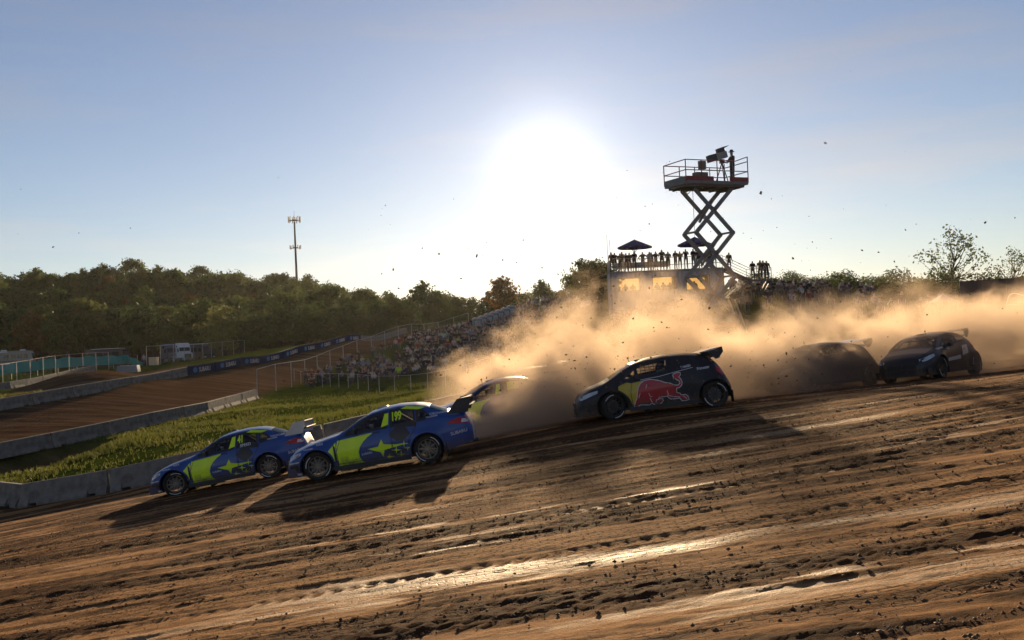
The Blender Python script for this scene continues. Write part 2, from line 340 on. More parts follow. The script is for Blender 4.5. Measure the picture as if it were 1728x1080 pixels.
def track_material():
    m = bpy.data.materials.new('track_dirt'); m.use_nodes = True; nt = m.node_tree; b = nt.nodes['Principled BSDF']; L = nt.links.new
    at = nt.nodes.new('ShaderNodeAttribute'); at.attribute_name = 'zone'; sp = nt.nodes.new('ShaderNodeSeparateColor'); L(at.outputs['Color'], sp.inputs[0])
    tc = nt.nodes.new('ShaderNodeTexCoord')
    n1 = nt.nodes.new('ShaderNodeTexNoise'); n1.inputs['Scale'].default_value = 11; n1.inputs['Detail'].default_value = 9; n1.inputs['Roughness'].default_value = .8; L(tc.outputs['Object'], n1.inputs['Vector'])
    ad = nt.nodes.new('ShaderNodeMath'); ad.operation = 'MULTIPLY_ADD'; L(n1.outputs['Fac'], ad.inputs[0]); ad.inputs[1].default_value = .6; L(sp.outputs[0], ad.inputs[2])
    r = nt.nodes.new('ShaderNodeValToRGB'); e = r.color_ramp.elements; e.new(.5)
    for k, (p, c) in zip(e, [(.22, (.46, .245, .105)), (.52, (.25, .125, .052)), (.95, (.09, .044, .021))]): k.position = min(p, 1); k.color = (*c, 1)
    L(ad.outputs[0], r.inputs[0]); L(r.outputs[0], b.inputs['Base Color'])
    rr = nt.nodes.new('ShaderNodeMapRange'); rr.inputs['From Min'].default_value = .3; rr.inputs['From Max'].default_value = .7; rr.inputs['To Min'].default_value = .78; rr.inputs['To Max'].default_value = .95
    # polished, packed streaks shine against the sun
    mp = nt.nodes.new('ShaderNodeMapping'); mp.inputs['Scale'].default_value = (.17, .85, 1); L(tc.outputs['Object'], mp.inputs[0])
    n3 = nt.nodes.new('ShaderNodeTexNoise'); n3.inputs['Scale'].default_value = 1.0; n3.inputs['Detail'].default_value = 6; n3.inputs['Roughness'].default_value = .6; L(mp.outputs[0], n3.inputs['Vector'])
    sm = nt.nodes.new('ShaderNodeMath'); sm.operation = 'MULTIPLY_ADD'; L(sp.outputs[0], sm.inputs[0]); sm.inputs[1].default_value = -.35; L(n3.outputs['Fac'], sm.inputs[2])
    s2 = nt.nodes.new('ShaderNodeMapRange'); s2.inputs['From Min'].default_value = .52; s2.inputs['From Max'].default_value = .62; s2.inputs['To Min'].default_value = .02; s2.inputs['To Max'].default_value = .11; L(sm.outputs[0], s2.inputs['Value']); L(s2.outputs[0], b.inputs['Specular IOR Level'])
    s3 = nt.nodes.new('ShaderNodeMapRange'); s3.inputs['From Min'].default_value = .52; s3.inputs['From Max'].default_value = .62; s3.inputs['To Min'].default_value = .95; s3.inputs['To Max'].default_value = .62; L(sm.outputs[0], s3.inputs['Value']); L(s3.outputs[0], b.inputs['Roughness'])
    n2 = nt.nodes.new('ShaderNodeTexNoise'); n2.inputs['Scale'].default_value = 26; n2.inputs['Detail'].default_value = 8; n2.inputs['Roughness'].default_value = .75; L(tc.outputs['Object'], n2.inputs['Vector'])
    bp = nt.nodes.new('ShaderNodeBump'); bp.inputs['Strength'].default_value = 1; bp.inputs['Distance'].default_value = .045
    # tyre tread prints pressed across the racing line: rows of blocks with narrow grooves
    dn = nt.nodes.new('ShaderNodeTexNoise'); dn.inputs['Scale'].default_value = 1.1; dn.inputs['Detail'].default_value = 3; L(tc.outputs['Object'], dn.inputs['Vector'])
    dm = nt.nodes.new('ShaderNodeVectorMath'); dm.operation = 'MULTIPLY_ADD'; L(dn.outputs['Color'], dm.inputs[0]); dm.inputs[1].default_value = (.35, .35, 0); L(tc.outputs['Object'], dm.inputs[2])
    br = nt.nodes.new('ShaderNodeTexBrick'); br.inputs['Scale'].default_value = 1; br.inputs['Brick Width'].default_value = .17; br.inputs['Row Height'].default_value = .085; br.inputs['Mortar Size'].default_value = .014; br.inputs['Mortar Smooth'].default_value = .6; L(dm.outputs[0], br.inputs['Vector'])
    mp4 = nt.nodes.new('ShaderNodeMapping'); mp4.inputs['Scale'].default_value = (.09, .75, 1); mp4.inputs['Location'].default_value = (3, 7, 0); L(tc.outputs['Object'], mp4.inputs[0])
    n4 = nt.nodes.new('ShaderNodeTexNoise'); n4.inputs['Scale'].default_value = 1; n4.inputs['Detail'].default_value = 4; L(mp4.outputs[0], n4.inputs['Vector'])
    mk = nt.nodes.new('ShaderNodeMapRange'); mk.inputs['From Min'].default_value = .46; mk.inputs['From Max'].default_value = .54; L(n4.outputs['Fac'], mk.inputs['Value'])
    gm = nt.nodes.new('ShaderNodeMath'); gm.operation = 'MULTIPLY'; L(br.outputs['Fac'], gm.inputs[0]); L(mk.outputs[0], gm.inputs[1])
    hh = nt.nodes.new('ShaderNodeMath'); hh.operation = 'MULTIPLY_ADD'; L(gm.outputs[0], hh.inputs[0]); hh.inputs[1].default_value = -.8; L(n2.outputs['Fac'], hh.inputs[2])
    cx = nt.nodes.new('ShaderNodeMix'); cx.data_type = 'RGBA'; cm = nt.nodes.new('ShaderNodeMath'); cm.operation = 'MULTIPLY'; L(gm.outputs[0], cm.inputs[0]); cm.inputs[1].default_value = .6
    L(cm.outputs[0], cx.inputs['Factor']); L(r.outputs[0], cx.inputs[6]); cx.inputs[7].default_value = (.07, .034, .016, 1); L(cx.outputs[2], b.inputs['Base Color'])  # shade of the tread grooves painted into the base colour
    L(hh.outputs[0], bp.inputs['Height']); L(bp.outputs[0], b.inputs['Normal'])
    return m

def loose_field(X, Y):
    """0 compacted .. 1 loose dark soil, drawn out along the direction of travel"""
    v = Y+.35*np.sin(X*.11+1)+.004*X*X
    a = fbm(X*.10+3, v*1.1, 4, 31); c = fbm(X*.30, v*3.4, 3, 51)
    d = fbm(X*1.3+9, v*8, 3, 57); f = .42*a+.33*c+.25*d
    return np.clip((f-.455)/.16, 0, 1)
def make_track():
    ys = [4.0]
    while ys[-1] < 47: ys.append(ys[-1]+max(.035, .0031*ys[-1]**1.12))
    ys = np.array(ys); xs = np.concatenate([np.arange(-40, -16, .3), np.arange(-16, 18, .05), np.arange(18, 50.1, .3)])
    X, Y = np.meshgrid(xs, ys, indexing='ij')
    lo = loose_field(X, Y); Z = HZ(X, Y)
    v = Y+.35*np.sin(X*.11+1)+.004*X*X
    ne = near_edge(X); fade = np.clip((ne-Y)/2.0, 0, 1)
    Z = Z+.05*(fbm(X*.09, v*.8, 3, 61)-.5)*2*fade
    Z = Z+fade*.035*(fbm(X*.5, v*4, 3, 71)-.5)
    cl = fbm(X*8, Y*11, 4, 81, .72); Z = Z+fade*(lo*.055+.012)*(cl-.5)+fade*lo*.010+fade*.020*(fbm(X*.9, v*12, 3, 171)-.5)+fade*.014*(fbm(X*9, Y*14, 2, 181)-.5)
    # tyre tracks: bars pressed across each rut
    for k, (y0, amp, w, ph, cu, x0, x1) in enumerate([(8.6, .3, .13, .3, .003, -16, 18), (10.0, .35, .13, 1.5, .004, -16, 18), (12.6, .3, .14, .9, .0, -6, 18), (14.2, .4, .13, 2.2, .003, -16, 18), (15.9, .4, .14, .2, .004, -3, 18), (16.9, .3, .13, 2.7, .002, -16, 12),
                                    (17.9, .3, .14, 1.1, .003, -16, 16), (18.6, .45, .13, .5, .004, -16, 18), (19.6, .4, .14, 2, .002, -13, 18), (20.4, .3, .14, 1.4, .004, -16, 18), (21.6, .3, .15, .7, .003, -10, 18), (22.7, .3, .15, 3, .003, -16, 18), (23.8, .4, .15, .1, .004, -16, 18), (7.4, .3, .14, 2, .003, -16, 18), (26, .4, .16, 1.2, .004, -16, 18)]):
        yc = y0+amp*np.sin(X*.13+ph)+cu*X*X; d = (Y-yc)/w; inb = np.exp(-d**4)*np.clip((X-x0)/2, 0, 1)*np.clip((x1-X)/2, 0, 1)
        tread = np.clip(.5+2*np.sin((X*2*math.pi/.19)+np.abs(d)*2.6+3*vnoise(X*.9, Y*2, 300+k)), 0, 1)*np.clip(vnoise(X*.25+k*7, Y*.5, 200+k)*3.2-.7, 0, 1)
        Z = Z-fade*inb*(.008+.018*tread*(.35+.65*((k*37 % 10)/10)))*(.5+.5*vnoise(X*.5, Y*0+k, 90+k)); lo = np.clip(lo*(1-.35*inb)+.25*inb*tread, 0, 1)
    Z = Z-np.clip((Y-ne-.3)/.8, 0, 1)*.8        # dives under the verge
    n, m = X.shape; I = np.arange(n*m).reshape(n, m)
    F = np.stack([I[:-1, :-1], I[1:, :-1], I[1:, 1:], I[:-1, 1:]], -1).reshape(-1, 4)
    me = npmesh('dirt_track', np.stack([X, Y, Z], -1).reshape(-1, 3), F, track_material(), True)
    at = me.color_attributes.new('zone', 'FLOAT_COLOR', 'POINT'); c = np.zeros((n*m, 4), np.float32); c[:, 0] = lo.ravel(); c[:, 3] = 1; at.data.foreach_set('color', c.ravel())
    tag(link('dirt_track', me), kind='structure')
    print('track', n*m)
make_track()

def soil_clods():
    N = 60000; y = 5+(nrng.random(N)**1.6)*24; x = (nrng.random(N)*2-1)*(y*.62+1.5)
    keep = loose_field(x, y) > nrng.random(N)*.9+.08; x, y = x[keep], y[keep]; N = len(x); z = HZ(x, y)
    s = (.005+.013*nrng.random(N)**4)*(1+.0*y)
    base = np.array([(1, 0, 0), (-1, 0, 0), (0, 1, 0), (0, -1, 0), (0, 0, 1), (0, 0, -1)], float)
    fc = np.array([(0, 2, 4), (2, 1, 4), (1, 3, 4), (3, 0, 4), (2, 0, 5), (1, 2, 5), (3, 1, 5), (0, 3, 5)])
    j = 1+.7*(nrng.random((N, 6, 1))-.5); V = base[None]*s[:, None, None]*j*np.array([1.3, 1.2, .9]); a = nrng.random(N)*6.3
    ca, sa = np.cos(a)[:, None], np.sin(a)[:, None]; V = np.stack([V[..., 0]*ca-V[..., 1]*sa, V[..., 0]*sa+V[..., 1]*ca, V[..., 2]], -1)
    V = V+np.stack([x, y, z+s*.5+.02], -1)[:, None]
    F = (fc[None]+np.arange(N)[:, None, None]*6).reshape(-1, 3)
    o = link('soil_clods', npmesh('soil_clods', V.reshape(-1, 3), F, mat('clod', (.12, .075, .045), .95, var=.4, scale=3)))
    tag(o, 'loose dark clods of soil scattered over the dirt track', 'soil', kind='stuff')
soil_clods()
# ------------------------------------------------------------------ racing cars
def paint(name, col, rough=.32, coat=.6, dirt=.42, var=.06):
    """car paint with road dirt sprayed up the lower body"""
    if name in _mats: return _mats[name]
    m = mat(name, col, rough, spec=.5, var=var, scale=4, coat=coat)
    nt = m.node_tree; b = nt.nodes['Principled BSDF']; L = nt.links.new; src = b.inputs['Base Color'].links[0].from_socket
    tc = nt.nodes.new('ShaderNodeTexCoord'); sx = nt.nodes.new('ShaderNodeSeparateXYZ'); L(tc.outputs['Object'], sx.inputs[0])
    n = nt.nodes.new('ShaderNodeTexNoise'); n.inputs['Scale'].default_value = 5; n.inputs['Detail'].default_value = 6; L(tc.outputs['Object'], n.inputs['Vector'])
    a = nt.nodes.new('ShaderNodeMath'); a.operation = 'MULTIPLY_ADD'; L(n.outputs['Fac'], a.inputs[0]); a.inputs[1].default_value = -.5; L(sx.outputs['Z'], a.inputs[2])
    r = nt.nodes.new('ShaderNodeMapRange'); r.inputs['From Min'].default_value = dirt-.22; r.inputs['From Max'].default_value = -.12; r.inputs['To Min'].default_value = .06; r.inputs['To Max'].default_value = .92; L(a.outputs[0], r.inputs['Value'])
    x = nt.nodes.new('ShaderNodeMix'); x.data_type = 'RGBA'; L(r.outputs[0], x.inputs['Factor']); L(src, x.inputs[6]); x.inputs[7].default_value = (.085, .055, .035, 1); L(x.outputs[2], b.inputs['Base Color'])
    n5 = nt.nodes.new('ShaderNodeTexNoise'); n5.inputs['Scale'].default_value = 16; n5.inputs['Detail'].default_value = 6; n5.inputs['Roughness'].default_value = .7; L(tc.outputs['Object'], n5.inputs['Vector'])
    a5 = nt.nodes.new('ShaderNodeMath'); a5.operation = 'MULTIPLY_ADD'; L(sx.outputs['Z'], a5.inputs[0]); a5.inputs[1].default_value = -.36; L(n5.outputs['Fac'], a5.inputs[2])
    r5 = nt.nodes.new('ShaderNodeMapRange'); r5.inputs['From Min'].default_value = .40; r5.inputs['From Max'].default_value = .50; r5.inputs['To Max'].default_value = .85; L(a5.outputs[0], r5.inputs['Value'])
    x5 = nt.nodes.new('ShaderNodeMix'); x5.data_type = 'RGBA'; L(r5.outputs[0], x5.inputs['Factor']); L(x.outputs[2], x5.inputs[6]); x5.inputs[7].default_value = (.11, .07, .042, 1); L(x5.outputs[2], b.inputs['Base Color'])
    q = nt.nodes.new('ShaderNodeMapRange'); q.inputs['To Min'].default_value = rough; q.inputs['To Max'].default_value = .9; L(r.outputs[0], q.inputs['Value']); L(q.outputs[0], b.inputs['Roughness'])
    q2 = nt.nodes.new('ShaderNodeMapRange'); q2.inputs['To Min'].default_value = coat; q2.inputs['To Max'].default_value = 0; L(r.outputs[0], q2.inputs['Value']); L(q2.outputs[0], b.inputs['Coat Weight'])
    return m
BLUE = paint('blue_paint', (.006, .062, .28), .34, .3, .56); LIME = paint('lime_paint', (.74, .98, .01), .4, .15, .44); NAVY = paint('navy_paint', (.012, .018, .07), .4, .3)
BLACKP = paint('black_paint', (.008, .008, .010), .4, .15); WHITEP = paint('white_paint', (.7, .7, .68), .35, .4); YELP = paint('ochre_paint', (.55, .40, .02), .4, .3); REDP = paint('red_paint', (.42, .012, .02), .4, .3)
DKNAVY = paint('dark_navy_paint', (.006, .007, .013), .5, .05); SILV = paint('silver_paint', (.45, .45, .46), .3, .5)
RUB = mat('rubber', (.018, .017, .016), .85, var=.3, bump=.3); PLAS = mat('black_plastic', (.02, .02, .022), .55); RIMM = mat('bronze_rim', (.22, .18, .13), .45, .3, var=.3); RIMB = mat('black_rim', (.03, .03, .032), .4, .4)
STEEL = mat('cage_steel', (.10, .10, .11), .5, .3); SEATM = mat('seat_cloth', (.015, .015, .018), .9); LAMPW = mat('lamp_lens', (.55, .58, .6), .12, .2); LAMPR = mat('tail_lens', (.42, .012, .012), .2); LAMPA = mat('amber_lens', (.5, .14, .02), .25)
DECW = mat('white_vinyl', (.62, .63, .66), .5); GLASS = sheer('window_glass', (.02, .025, .03), .38, .06); WSG = sheer('windscreen_glass', (.05, .055, .06), .45, .05); NETM = sheer('window_net', (.02, .02, .02), .5, .9)
HELM = mat('helmet_white', (.75, .75, .72), .3, coat=.5); VISOR = mat('helmet_visor', (.02, .02, .025), .15); SUITM = mat('race_suit', (.05, .06, .12), .8)

def cin(t, xs, ys): return np.interp(t, xs, ys)
class CarShape:
    def __init__(s, K, wheels, tyre_r, windows, screen, rear):
        s.K = K; s.wheels = wheels; s.tr = tyre_r; s.windows = windows; s.screen = screen; s.rear = rear
        x0, x1 = K['top'][0][0], K['top'][0][-1]; s.x0, s.x1 = x0, x1
        n = int((x1-x0)/.025)+1; s.X = np.linspace(x0, x1, n)
        def sm(a, k):
            for _ in range(k): a = np.concatenate([a[:1], (a[:-2]+2*a[1:-1]+a[2:])/4, a[-1:]])
            return a
        g = lambda k, q=10: sm(cin(s.X, *K[k]), q)
        top, belt, bot, wm, wb, wr, zr = g('top', 6), g('belt'), g('bot'), g('wmid'), g('wbelt'), g('wroof'), g('zroof', 6)
        zr = np.minimum(zr, top-.012); belt = np.minimum(belt, zr-.012)
        zm = bot+(belt-bot)*.5
        s.seg = (8, 12, 16, 12); s.iv = np.cumsum((0,)+s.seg)
        C = np.zeros((n, sum(s.seg)+1, 2)); pts = [(wm-.035, bot), (wm, zm), (wb, belt), (wr, zr), (np.zeros(n), top)]
        for k, m in enumerate(s.seg):
            (a, b), (c, d) = pts[k], pts[k+1]
            for j in range(m+1):
                t = j/m
                if k == 3: C[:, s.iv[k]+j, 0] = a+(c-a)*t; C[:, s.iv[k]+j, 1] = b+(d-b)*math.sin(t*math.pi/2)
                elif k == 1: C[:, s.iv[k]+j, 0] = a+(c-a)*t**2; C[:, s.iv[k]+j, 1] = b+(d-b)*t
                else: C[:, s.iv[k]+j, 0] = a+(c-a)*t; C[:, s.iv[k]+j, 1] = b+(d-b)*t
        for _ in range(3): C[:, 1:-1] = (C[:, :-2]+2*C[:, 1:-1]+C[:, 2:])/4
        # wide arches swell over the wheels
        for xw in wheels:
            w = np.exp(-((s.X-xw)/.36)**4)[:, None]*np.exp(-((C[..., 1]-.52)/.27)**4); C[..., 0] += .055*w
        s.C = C
    def y(s, x, z):
        """half width of the side at (x, z)"""
        i = min(max((x-s.x0)/(s.X[1]-s.X[0]), 0), len(s.X)-1.001); k = int(i); t = i-k; q = s.iv[3]+1
        a = np.interp(z, s.C[k, :q, 1], s.C[k, :q, 0]); b = np.interp(z, s.C[k+1, :q, 1], s.C[k+1, :q, 0]); return float(a*(1-t)+b*t)
    def topz(s, x): return float(np.interp(x, s.X, s.C[:, -1, 1]))

def in_poly(x, z, P):
    c = False; n = len(P)
    for i in range(n):
        (a, b), (d, e) = P[i], P[(i+1) % n]
        if (b > z) != (e > z) and x < (d-a)*(z-b)/(e-b)+a: c = not c
    return c
def snap_poly(x, z, P):
    best = (9, x, z)
    for i in range(len(P)):
        (a, b), (d, e) = P[i], P[(i+1) % len(P)]; ex, ez = d-a, e-b; t = min(1, max(0, ((x-a)*ex+(z-b)*ez)/(ex*ex+ez*ez+1e-12))); q = math.hypot(x-a-t*ex, z-b-t*ez)
        if q < best[0]: best = (q, a+t*ex, b+t*ez)
    return best
def circ(cx, cz, r, n=40): return [(cx+r*math.cos(2*math.pi*i/n), cz+r*math.sin(2*math.pi*i/n)) for i in range(n)]

def car_shell(S, parts):
    """body skin split in parts; parts: name -> side polygon. returns name -> (verts, faces)"""
    n, m = S.C.shape[:2]; holes = [circ(x, S.tr+.0, S.tr+.055) for x in S.wheels]
    cls = {}
    for i in range(n-1):
        for j in range(m-1):
            x = (S.X[i]+S.X[i+1])/2; z = (S.C[i, j, 1]+S.C[i+1, j+1, 1])/2; c = 'body'
            if j < S.iv[3]:
                if any(in_poly(x, z, h) for h in holes): c = None
                else:
                    for k, w in enumerate(S.windows):
                        if in_poly(x, z, w): c = 'window%d' % k
                    if c == 'body':
                        for k, P in parts.items():
                            if in_poly(x, z, P): c = k; break
            if j >= S.iv[3]-1:
                if S.screen[0] < x < S.screen[1]: c = 'windscreen'
                elif S.rear[0] < x < S.rear[1]: c = 'rear_window'
                elif x < S.screen[0]-.03 and x > S.x0+.22: c = 'bonnet'
            cls[i, j] = c
    polys = [('h', h) for h in holes]+[('w', w) for w in S.windows]
    V = {}
    for i in range(n):
        for j in range(m):
            cs = {cls[a, b] for a in (i-1, i) for b in (j-1, j) if (a, b) in cls}
            x, z, yy = S.X[i], S.C[i, j, 1], S.C[i, j, 0]
            if len(cs) > 1 and j < S.iv[3]:
                for q, P in polys+[('p', P) for P in parts.values()]:
                    if q == 'h' and None not in cs: continue
                    if q == 'w' and not any(c and c.startswith('window') for c in cs): continue
                    d, a, b = snap_poly(x, z, P)
                    if d < .03: x, z = a, b; yy = S.y(x, z); break
            V[i, j] = (x, yy, z)
    out = {}
    for sgn in (-1, 1):
        for (i, j), c in cls.items():
            if c is None: continue
            o = out.setdefault(c+('' if c in ('body', 'windscreen', 'rear_window', 'bonnet') else ('L' if sgn < 0 else 'R')), ([], [], {}))
            f = []
            for a, b in ((i, j), (i+1, j), (i+1, j+1), (i, j+1)):
                p = V[a, b]; p = (p[0], sgn*p[1], p[2]); key = (round(p[0], 4), round(p[1], 4), round(p[2], 4))
                if key not in o[2]: o[2][key] = len(o[0]); o[0].append(p)
                f.append(o[2][key])
            f = list(dict.fromkeys(f))
            if len(f) > 2: o[1].append(tuple(f if sgn > 0 else f[::-1]))
    # end caps
    for i in (0, n-1):
        o = out['body']; ring = [(S.X[i], -S.C[i, j, 0], S.C[i, j, 1]) for j in range(m)]+[(S.X[i], S.C[i, j, 0], S.C[i, j, 1]) for j in range(m-2, -1, -1)]
        b = len(o[0]); o[0].extend(ring); o[1].append(tuple(range(b, b+len(ring))) if i == 0 else tuple(range(b+len(ring)-1, b-1, -1)))
    return {k: (v[0], v[1]) for k, v in out.items()}

def decal(S, polys, name, m, parent, off=.006, side=-1, tris=None):
    """vinyl laid on the car's side; polys are (x, z) outlines"""
    bm = bmesh.new()
    if tris:
        vs = [bm.verts.new((p[0], 0, p[1])) for p in tris[0]]
        for f in tris[1]:
            try: bm.faces.new([vs[i] for i in f])
            except ValueError: pass
    for P in polys or []:
        vs = [bm.verts.new((x, 0, z)) for x, z in P]
        for t in tessellate_polygon([[Vector((x, z, 0)) for x, z in P]]):
            try: bm.faces.new([vs[i] for i in t])
            except ValueError: pass
    xs = [v.co.x for v in bm.verts]; zs = [v.co.z for v in bm.verts]
    for ax, lo, hi, st in ((0, min(xs), max(xs), .07), (2, min(zs), max(zs), .06)):
        q = math.floor(lo/st)*st+st
        while q < hi:
            no = Vector((0, 0, 0)); no[ax] = 1; co = Vector((0, 0, 0)); co[ax] = q
            bmesh.ops.bisect_plane(bm, geom=bm.verts[:]+bm.edges[:]+bm.faces[:], plane_co=co, plane_no=no); q += st
    for v in bm.verts: v.co.y = side*(S.y(v.co.x, v.co.z)+off)
    for f in bm.faces:
        f.normal_update()
        if f.normal.y*side < 0: f.normal_flip()
    me = bpy.data.meshes.new(name); bm.to_mesh(me); bm.free(); me.materials.append(m)
    me.polygons.foreach_set('use_smooth', [True]*len(me.polygons))
    return link(name, me, parent)
def text_tris(body, size, shear=0.0, extr=0):
    cu = bpy.data.curves.new('t', 'FONT'); cu.body = body; cu.size = size; cu.shear = shear; cu.resolution_u = 3; cu.offset = extr
    o = bpy.data.objects.new('t', cu); COL.objects.link(o); dg = bpy.context.evaluated_depsgraph_get(); me = bpy.data.meshes.new_from_object(o.evaluated_get(dg))
    V = [(v.co.x, v.co.y) for v in me.vertices]; F = [tuple(p.vertices) for p in me.polygons]
    bpy.data.objects.remove(o); bpy.data.curves.remove(cu); bpy.data.meshes.remove(me); return V, F
def text_decal(S, body, x, z, size, m, parent, ang=0, shear=.15, bold=.004, wide=1, name='lettering'):
    V, F = text_tris(body, size, shear, bold); c, s = math.cos(ang), math.sin(ang)
    return decal(S, None, name, m, parent, .010, -1, ([(x+(a*wide*c-b*s), z+(a*wide*s+b*c)) for a, b in V], F))
def star(cx, cz, w, h, ang=0):
    P = []
    for k in range(8):
        t = math.pi/4*k; r = (w if k % 4 == 0 else h) if k % 2 == 0 else .16*min(w, h)*1.3
        x, z = r*math.cos(t), r*math.sin(t); P.append((cx+x*math.cos(ang)-z*math.sin(ang), cz+x*math.sin(ang)+z*math.cos(ang)))
    return P
def stroke(pts, w):
    a = []; b = []
    for i, p in enumerate(pts):
        q0 = pts[max(0, i-1)]; q1 = pts[min(len(pts)-1, i+1)]; d = math.hypot(q1[0]-q0[0], q1[1]-q0[1])+1e-9; nx, nz = -(q1[1]-q0[1])/d, (q1[0]-q0[0])/d
        a.append((p[0]+nx*w/2, p[1]+nz*w/2)); b.append((p[0]-nx*w/2, p[1]-nz*w/2))
    return a+b[::-1]
def inset(P, d):
    n = len(P); A = sum(P[i][0]*P[(i+1) % n][1]-P[(i+1) % n][0]*P[i][1] for i in range(n)); sg = 1 if A > 0 else -1; out = []
    for i in range(n):
        a, b, c = P[i-1], P[i], P[(i+1) % n]; e1 = (b[0]-a[0], b[1]-a[1]); e2 = (c[0]-b[0], c[1]-b[1]); l1 = math.hypot(*e1)+1e-9; l2 = math.hypot(*e2)+1e-9
        nx = -e1[1]/l1-e2[1]/l2; nz = e1[0]/l1+e2[0]/l2; l = math.hypot(nx, nz)+1e-9; out.append((b[0]+sg*nx/l*d, b[1]+sg*nz/l*d))
    return out

# --- wheel: lathe tyre, ten-spoke rim; axis along y
def wheel_meshes(r, rimm):
    t = MB(); w = .12
    t.lathe([(r*.70, -w*.86), (r*.80, -w), (r*.94, -w*.98), (r*.99, -w*.8), (r, -w*.4), (r, w*.4), (r*.99, w*.8), (r*.94, w*.98), (r*.8, w), (r*.70, w*.86)], 36, closed=True)
    for i in range(36):                                   # tread blocks
        a = 2*math.pi*(i+.5)/36
        for k, dy in enumerate((-.075, 0, .075)):
            b = a+(.09 if k == 1 else 0); rot = Matrix.Rotation(-b, 3, 'Y')
            t.box(rot @ Vector((r*1.008, dy, 0)), (r*.035, .055, r*.11), rot)
    ty = t.mesh('tyre', RUB, False)
    m = MB(); m.lathe([(r*.70, -w*.9), (r*.715, -w*.93), (r*.67, -w*.88), (r*.63, -w*.5), (r*.63, w*.8), (r*.71, w*.9)], 36)
    for i in range(10):
        a = 2*math.pi*i/10; rot = Matrix.Rotation(-a, 3, 'Y')
        m.box(rot @ Vector((r*.40, -w*.62, 0)), (r*.52, .022, r*.085), rot)
    m.lathe([(0.001, -w*.74), (r*.12, -w*.74), (r*.15, -w*.64), (r*.15, -w*.45), (0.001, -w*.45)], 18)
    ri = m.mesh('rim', rimm, False)
    d = MB(); d.lathe([(.001, -.02), (r*.5, -.02), (r*.5, .0), (.001, .0)], 24); di = d.mesh('brake_disc', STEEL)
    le = []
    for a0, a1 in ((.9, 2.0), (4.1, 5.1)):
        l = MB(); ps = [(r*.86*math.cos(a0+(a1-a0)*k/10), r*.86*math.sin(a0+(a1-a0)*k/10)) for k in range(11)]; q = stroke(ps, r*.05); l.prism(q, lambda x, z: (x, -w-.002, z), lambda x, z: (x, -w+.004, z))
        le.append(l.mesh('tyre_lettering', DECW))
    return ty, ri, di, le

def driver_mesh():
    """seated body: trunk, arms to the wheel, thighs"""
    return None

def make_car(S, name, label, cat, shared, paintm, rimset, two_doors, spec):
    """builds the parts of one car from the shared meshes; local x runs from nose to tail, y to the far side, z up"""
    t = thing(name, label, cat)
    for k, (nm, me) in shared.items():
        o = link(nm, me, t)
        if me.materials[0] is None or k in spec['painted']:
            o.material_slots[0].link = 'OBJECT'; o.material_slots[0].material = spec.get('over', {}).get(k, paintm)
    ty, ri, di, le = rimset
    for kx, xw in enumerate(S.wheels):
        for sd in (-1, 1):
            e = bpy.data.objects.new('wheel', None); COL.objects.link(e); e.parent = t; e.location = (xw, sd*.79, S.tr)
            e.rotation_euler = (0, rng.random()*6, (spec.get('steer', 0) if kx == 0 else 0)+(math.pi if sd > 0 else 0)); e.rotation_mode = 'YXZ'
            for nm, me in (('tyre', ty), ('rim', ri), ('brake_disc', di), ('tyre_lettering', le[0]), ('tyre_lettering', le[1])): link(nm, me, e)
    return t

# ---- three-box saloon
SED = dict(top=([.15, .17, .22, .34, .7, 1.2, 1.5, 1.75, 2.0, 2.3, 2.6, 3.0, 3.4, 3.7, 4.0, 4.2, 4.35, 4.58, 4.65, 4.68], [.50, .57, .66, .75, .87, .965, 1.02, 1.15, 1.285, 1.40, 1.455, 1.475, 1.44, 1.36, 1.22, 1.13, 1.10, 1.07, .98, .80]),
           belt=([.15, .22, .34, .7, 1.2, 1.5, 2.5, 3.57, 4.2, 4.55, 4.68], [.44, .56, .66, .80, .885, .915, .955, 1.01, 1.02, .99, .70]),
           bot=([.15, .5, 1.4, 3.2, 4.1, 4.68], [.17, .18, .19, .21, .24, .36]),
           wmid=([.15, .18, .25, .45, .92, 1.4, 2.5, 3.2, 3.57, 4.2, 4.5, 4.62, 4.68], [.55, .66, .78, .86, .89, .88, .88, .89, .90, .88, .82, .74, .66]),
           wbelt=([.15, .18, .25, .45, .92, 1.4, 2.5, 3.57, 4.2, 4.55, 4.68], [.44, .55, .66, .74, .79, .80, .82, .82, .80, .74, .62]),
           wroof=([.15, .24, .45, .92, 1.4, 1.55, 2.0, 2.35, 3.0, 3.6, 4.1, 4.4, 4.68], [.38, .55, .62, .67, .70, .735, .655, .59, .575, .58, .63, .66, .55]),
           zroof=([.15, .34, .7, 1.2, 1.5, 1.75, 2.0, 2.3, 2.6, 3.0, 3.4, 3.7, 4.0, 4.2, 4.58, 4.68], [.46, .70, .83, .925, .97, 1.10, 1.235, 1.345, 1.395, 1.41, 1.375, 1.295, 1.16, 1.085, 1.03, .74]))
# side glass: quarter, front door, rear door, rear quarter
SEDW = [[(1.66, .95), (1.86, .96), (1.86, 1.075)], [(1.92, .965), (2.66, .99), (2.70, 1.335), (2.40, 1.30), (2.16, 1.225), (1.92, 1.10)],
        [(2.78, .995), (3.34, 1.02), (3.34, 1.31), (3.0, 1.345), (2.79, 1.342)], [(3.42, 1.03), (3.74, 1.07), (3.56, 1.23), (3.42, 1.285)]]
SD = CarShape(SED, (.92, 3.57), .33, SEDW, (1.56, 2.26), (3.72, 4.14))
SEDP = {'front_door': [(1.44, .30), (2.60, .30), (2.74, .50), (2.74, .975), (1.56, .925), (1.42, .60)], 'rear_door': [(2.76, .30), (3.05, .32), (3.16, .62), (3.36, .90), (3.40, 1.005), (2.76, .978)]}
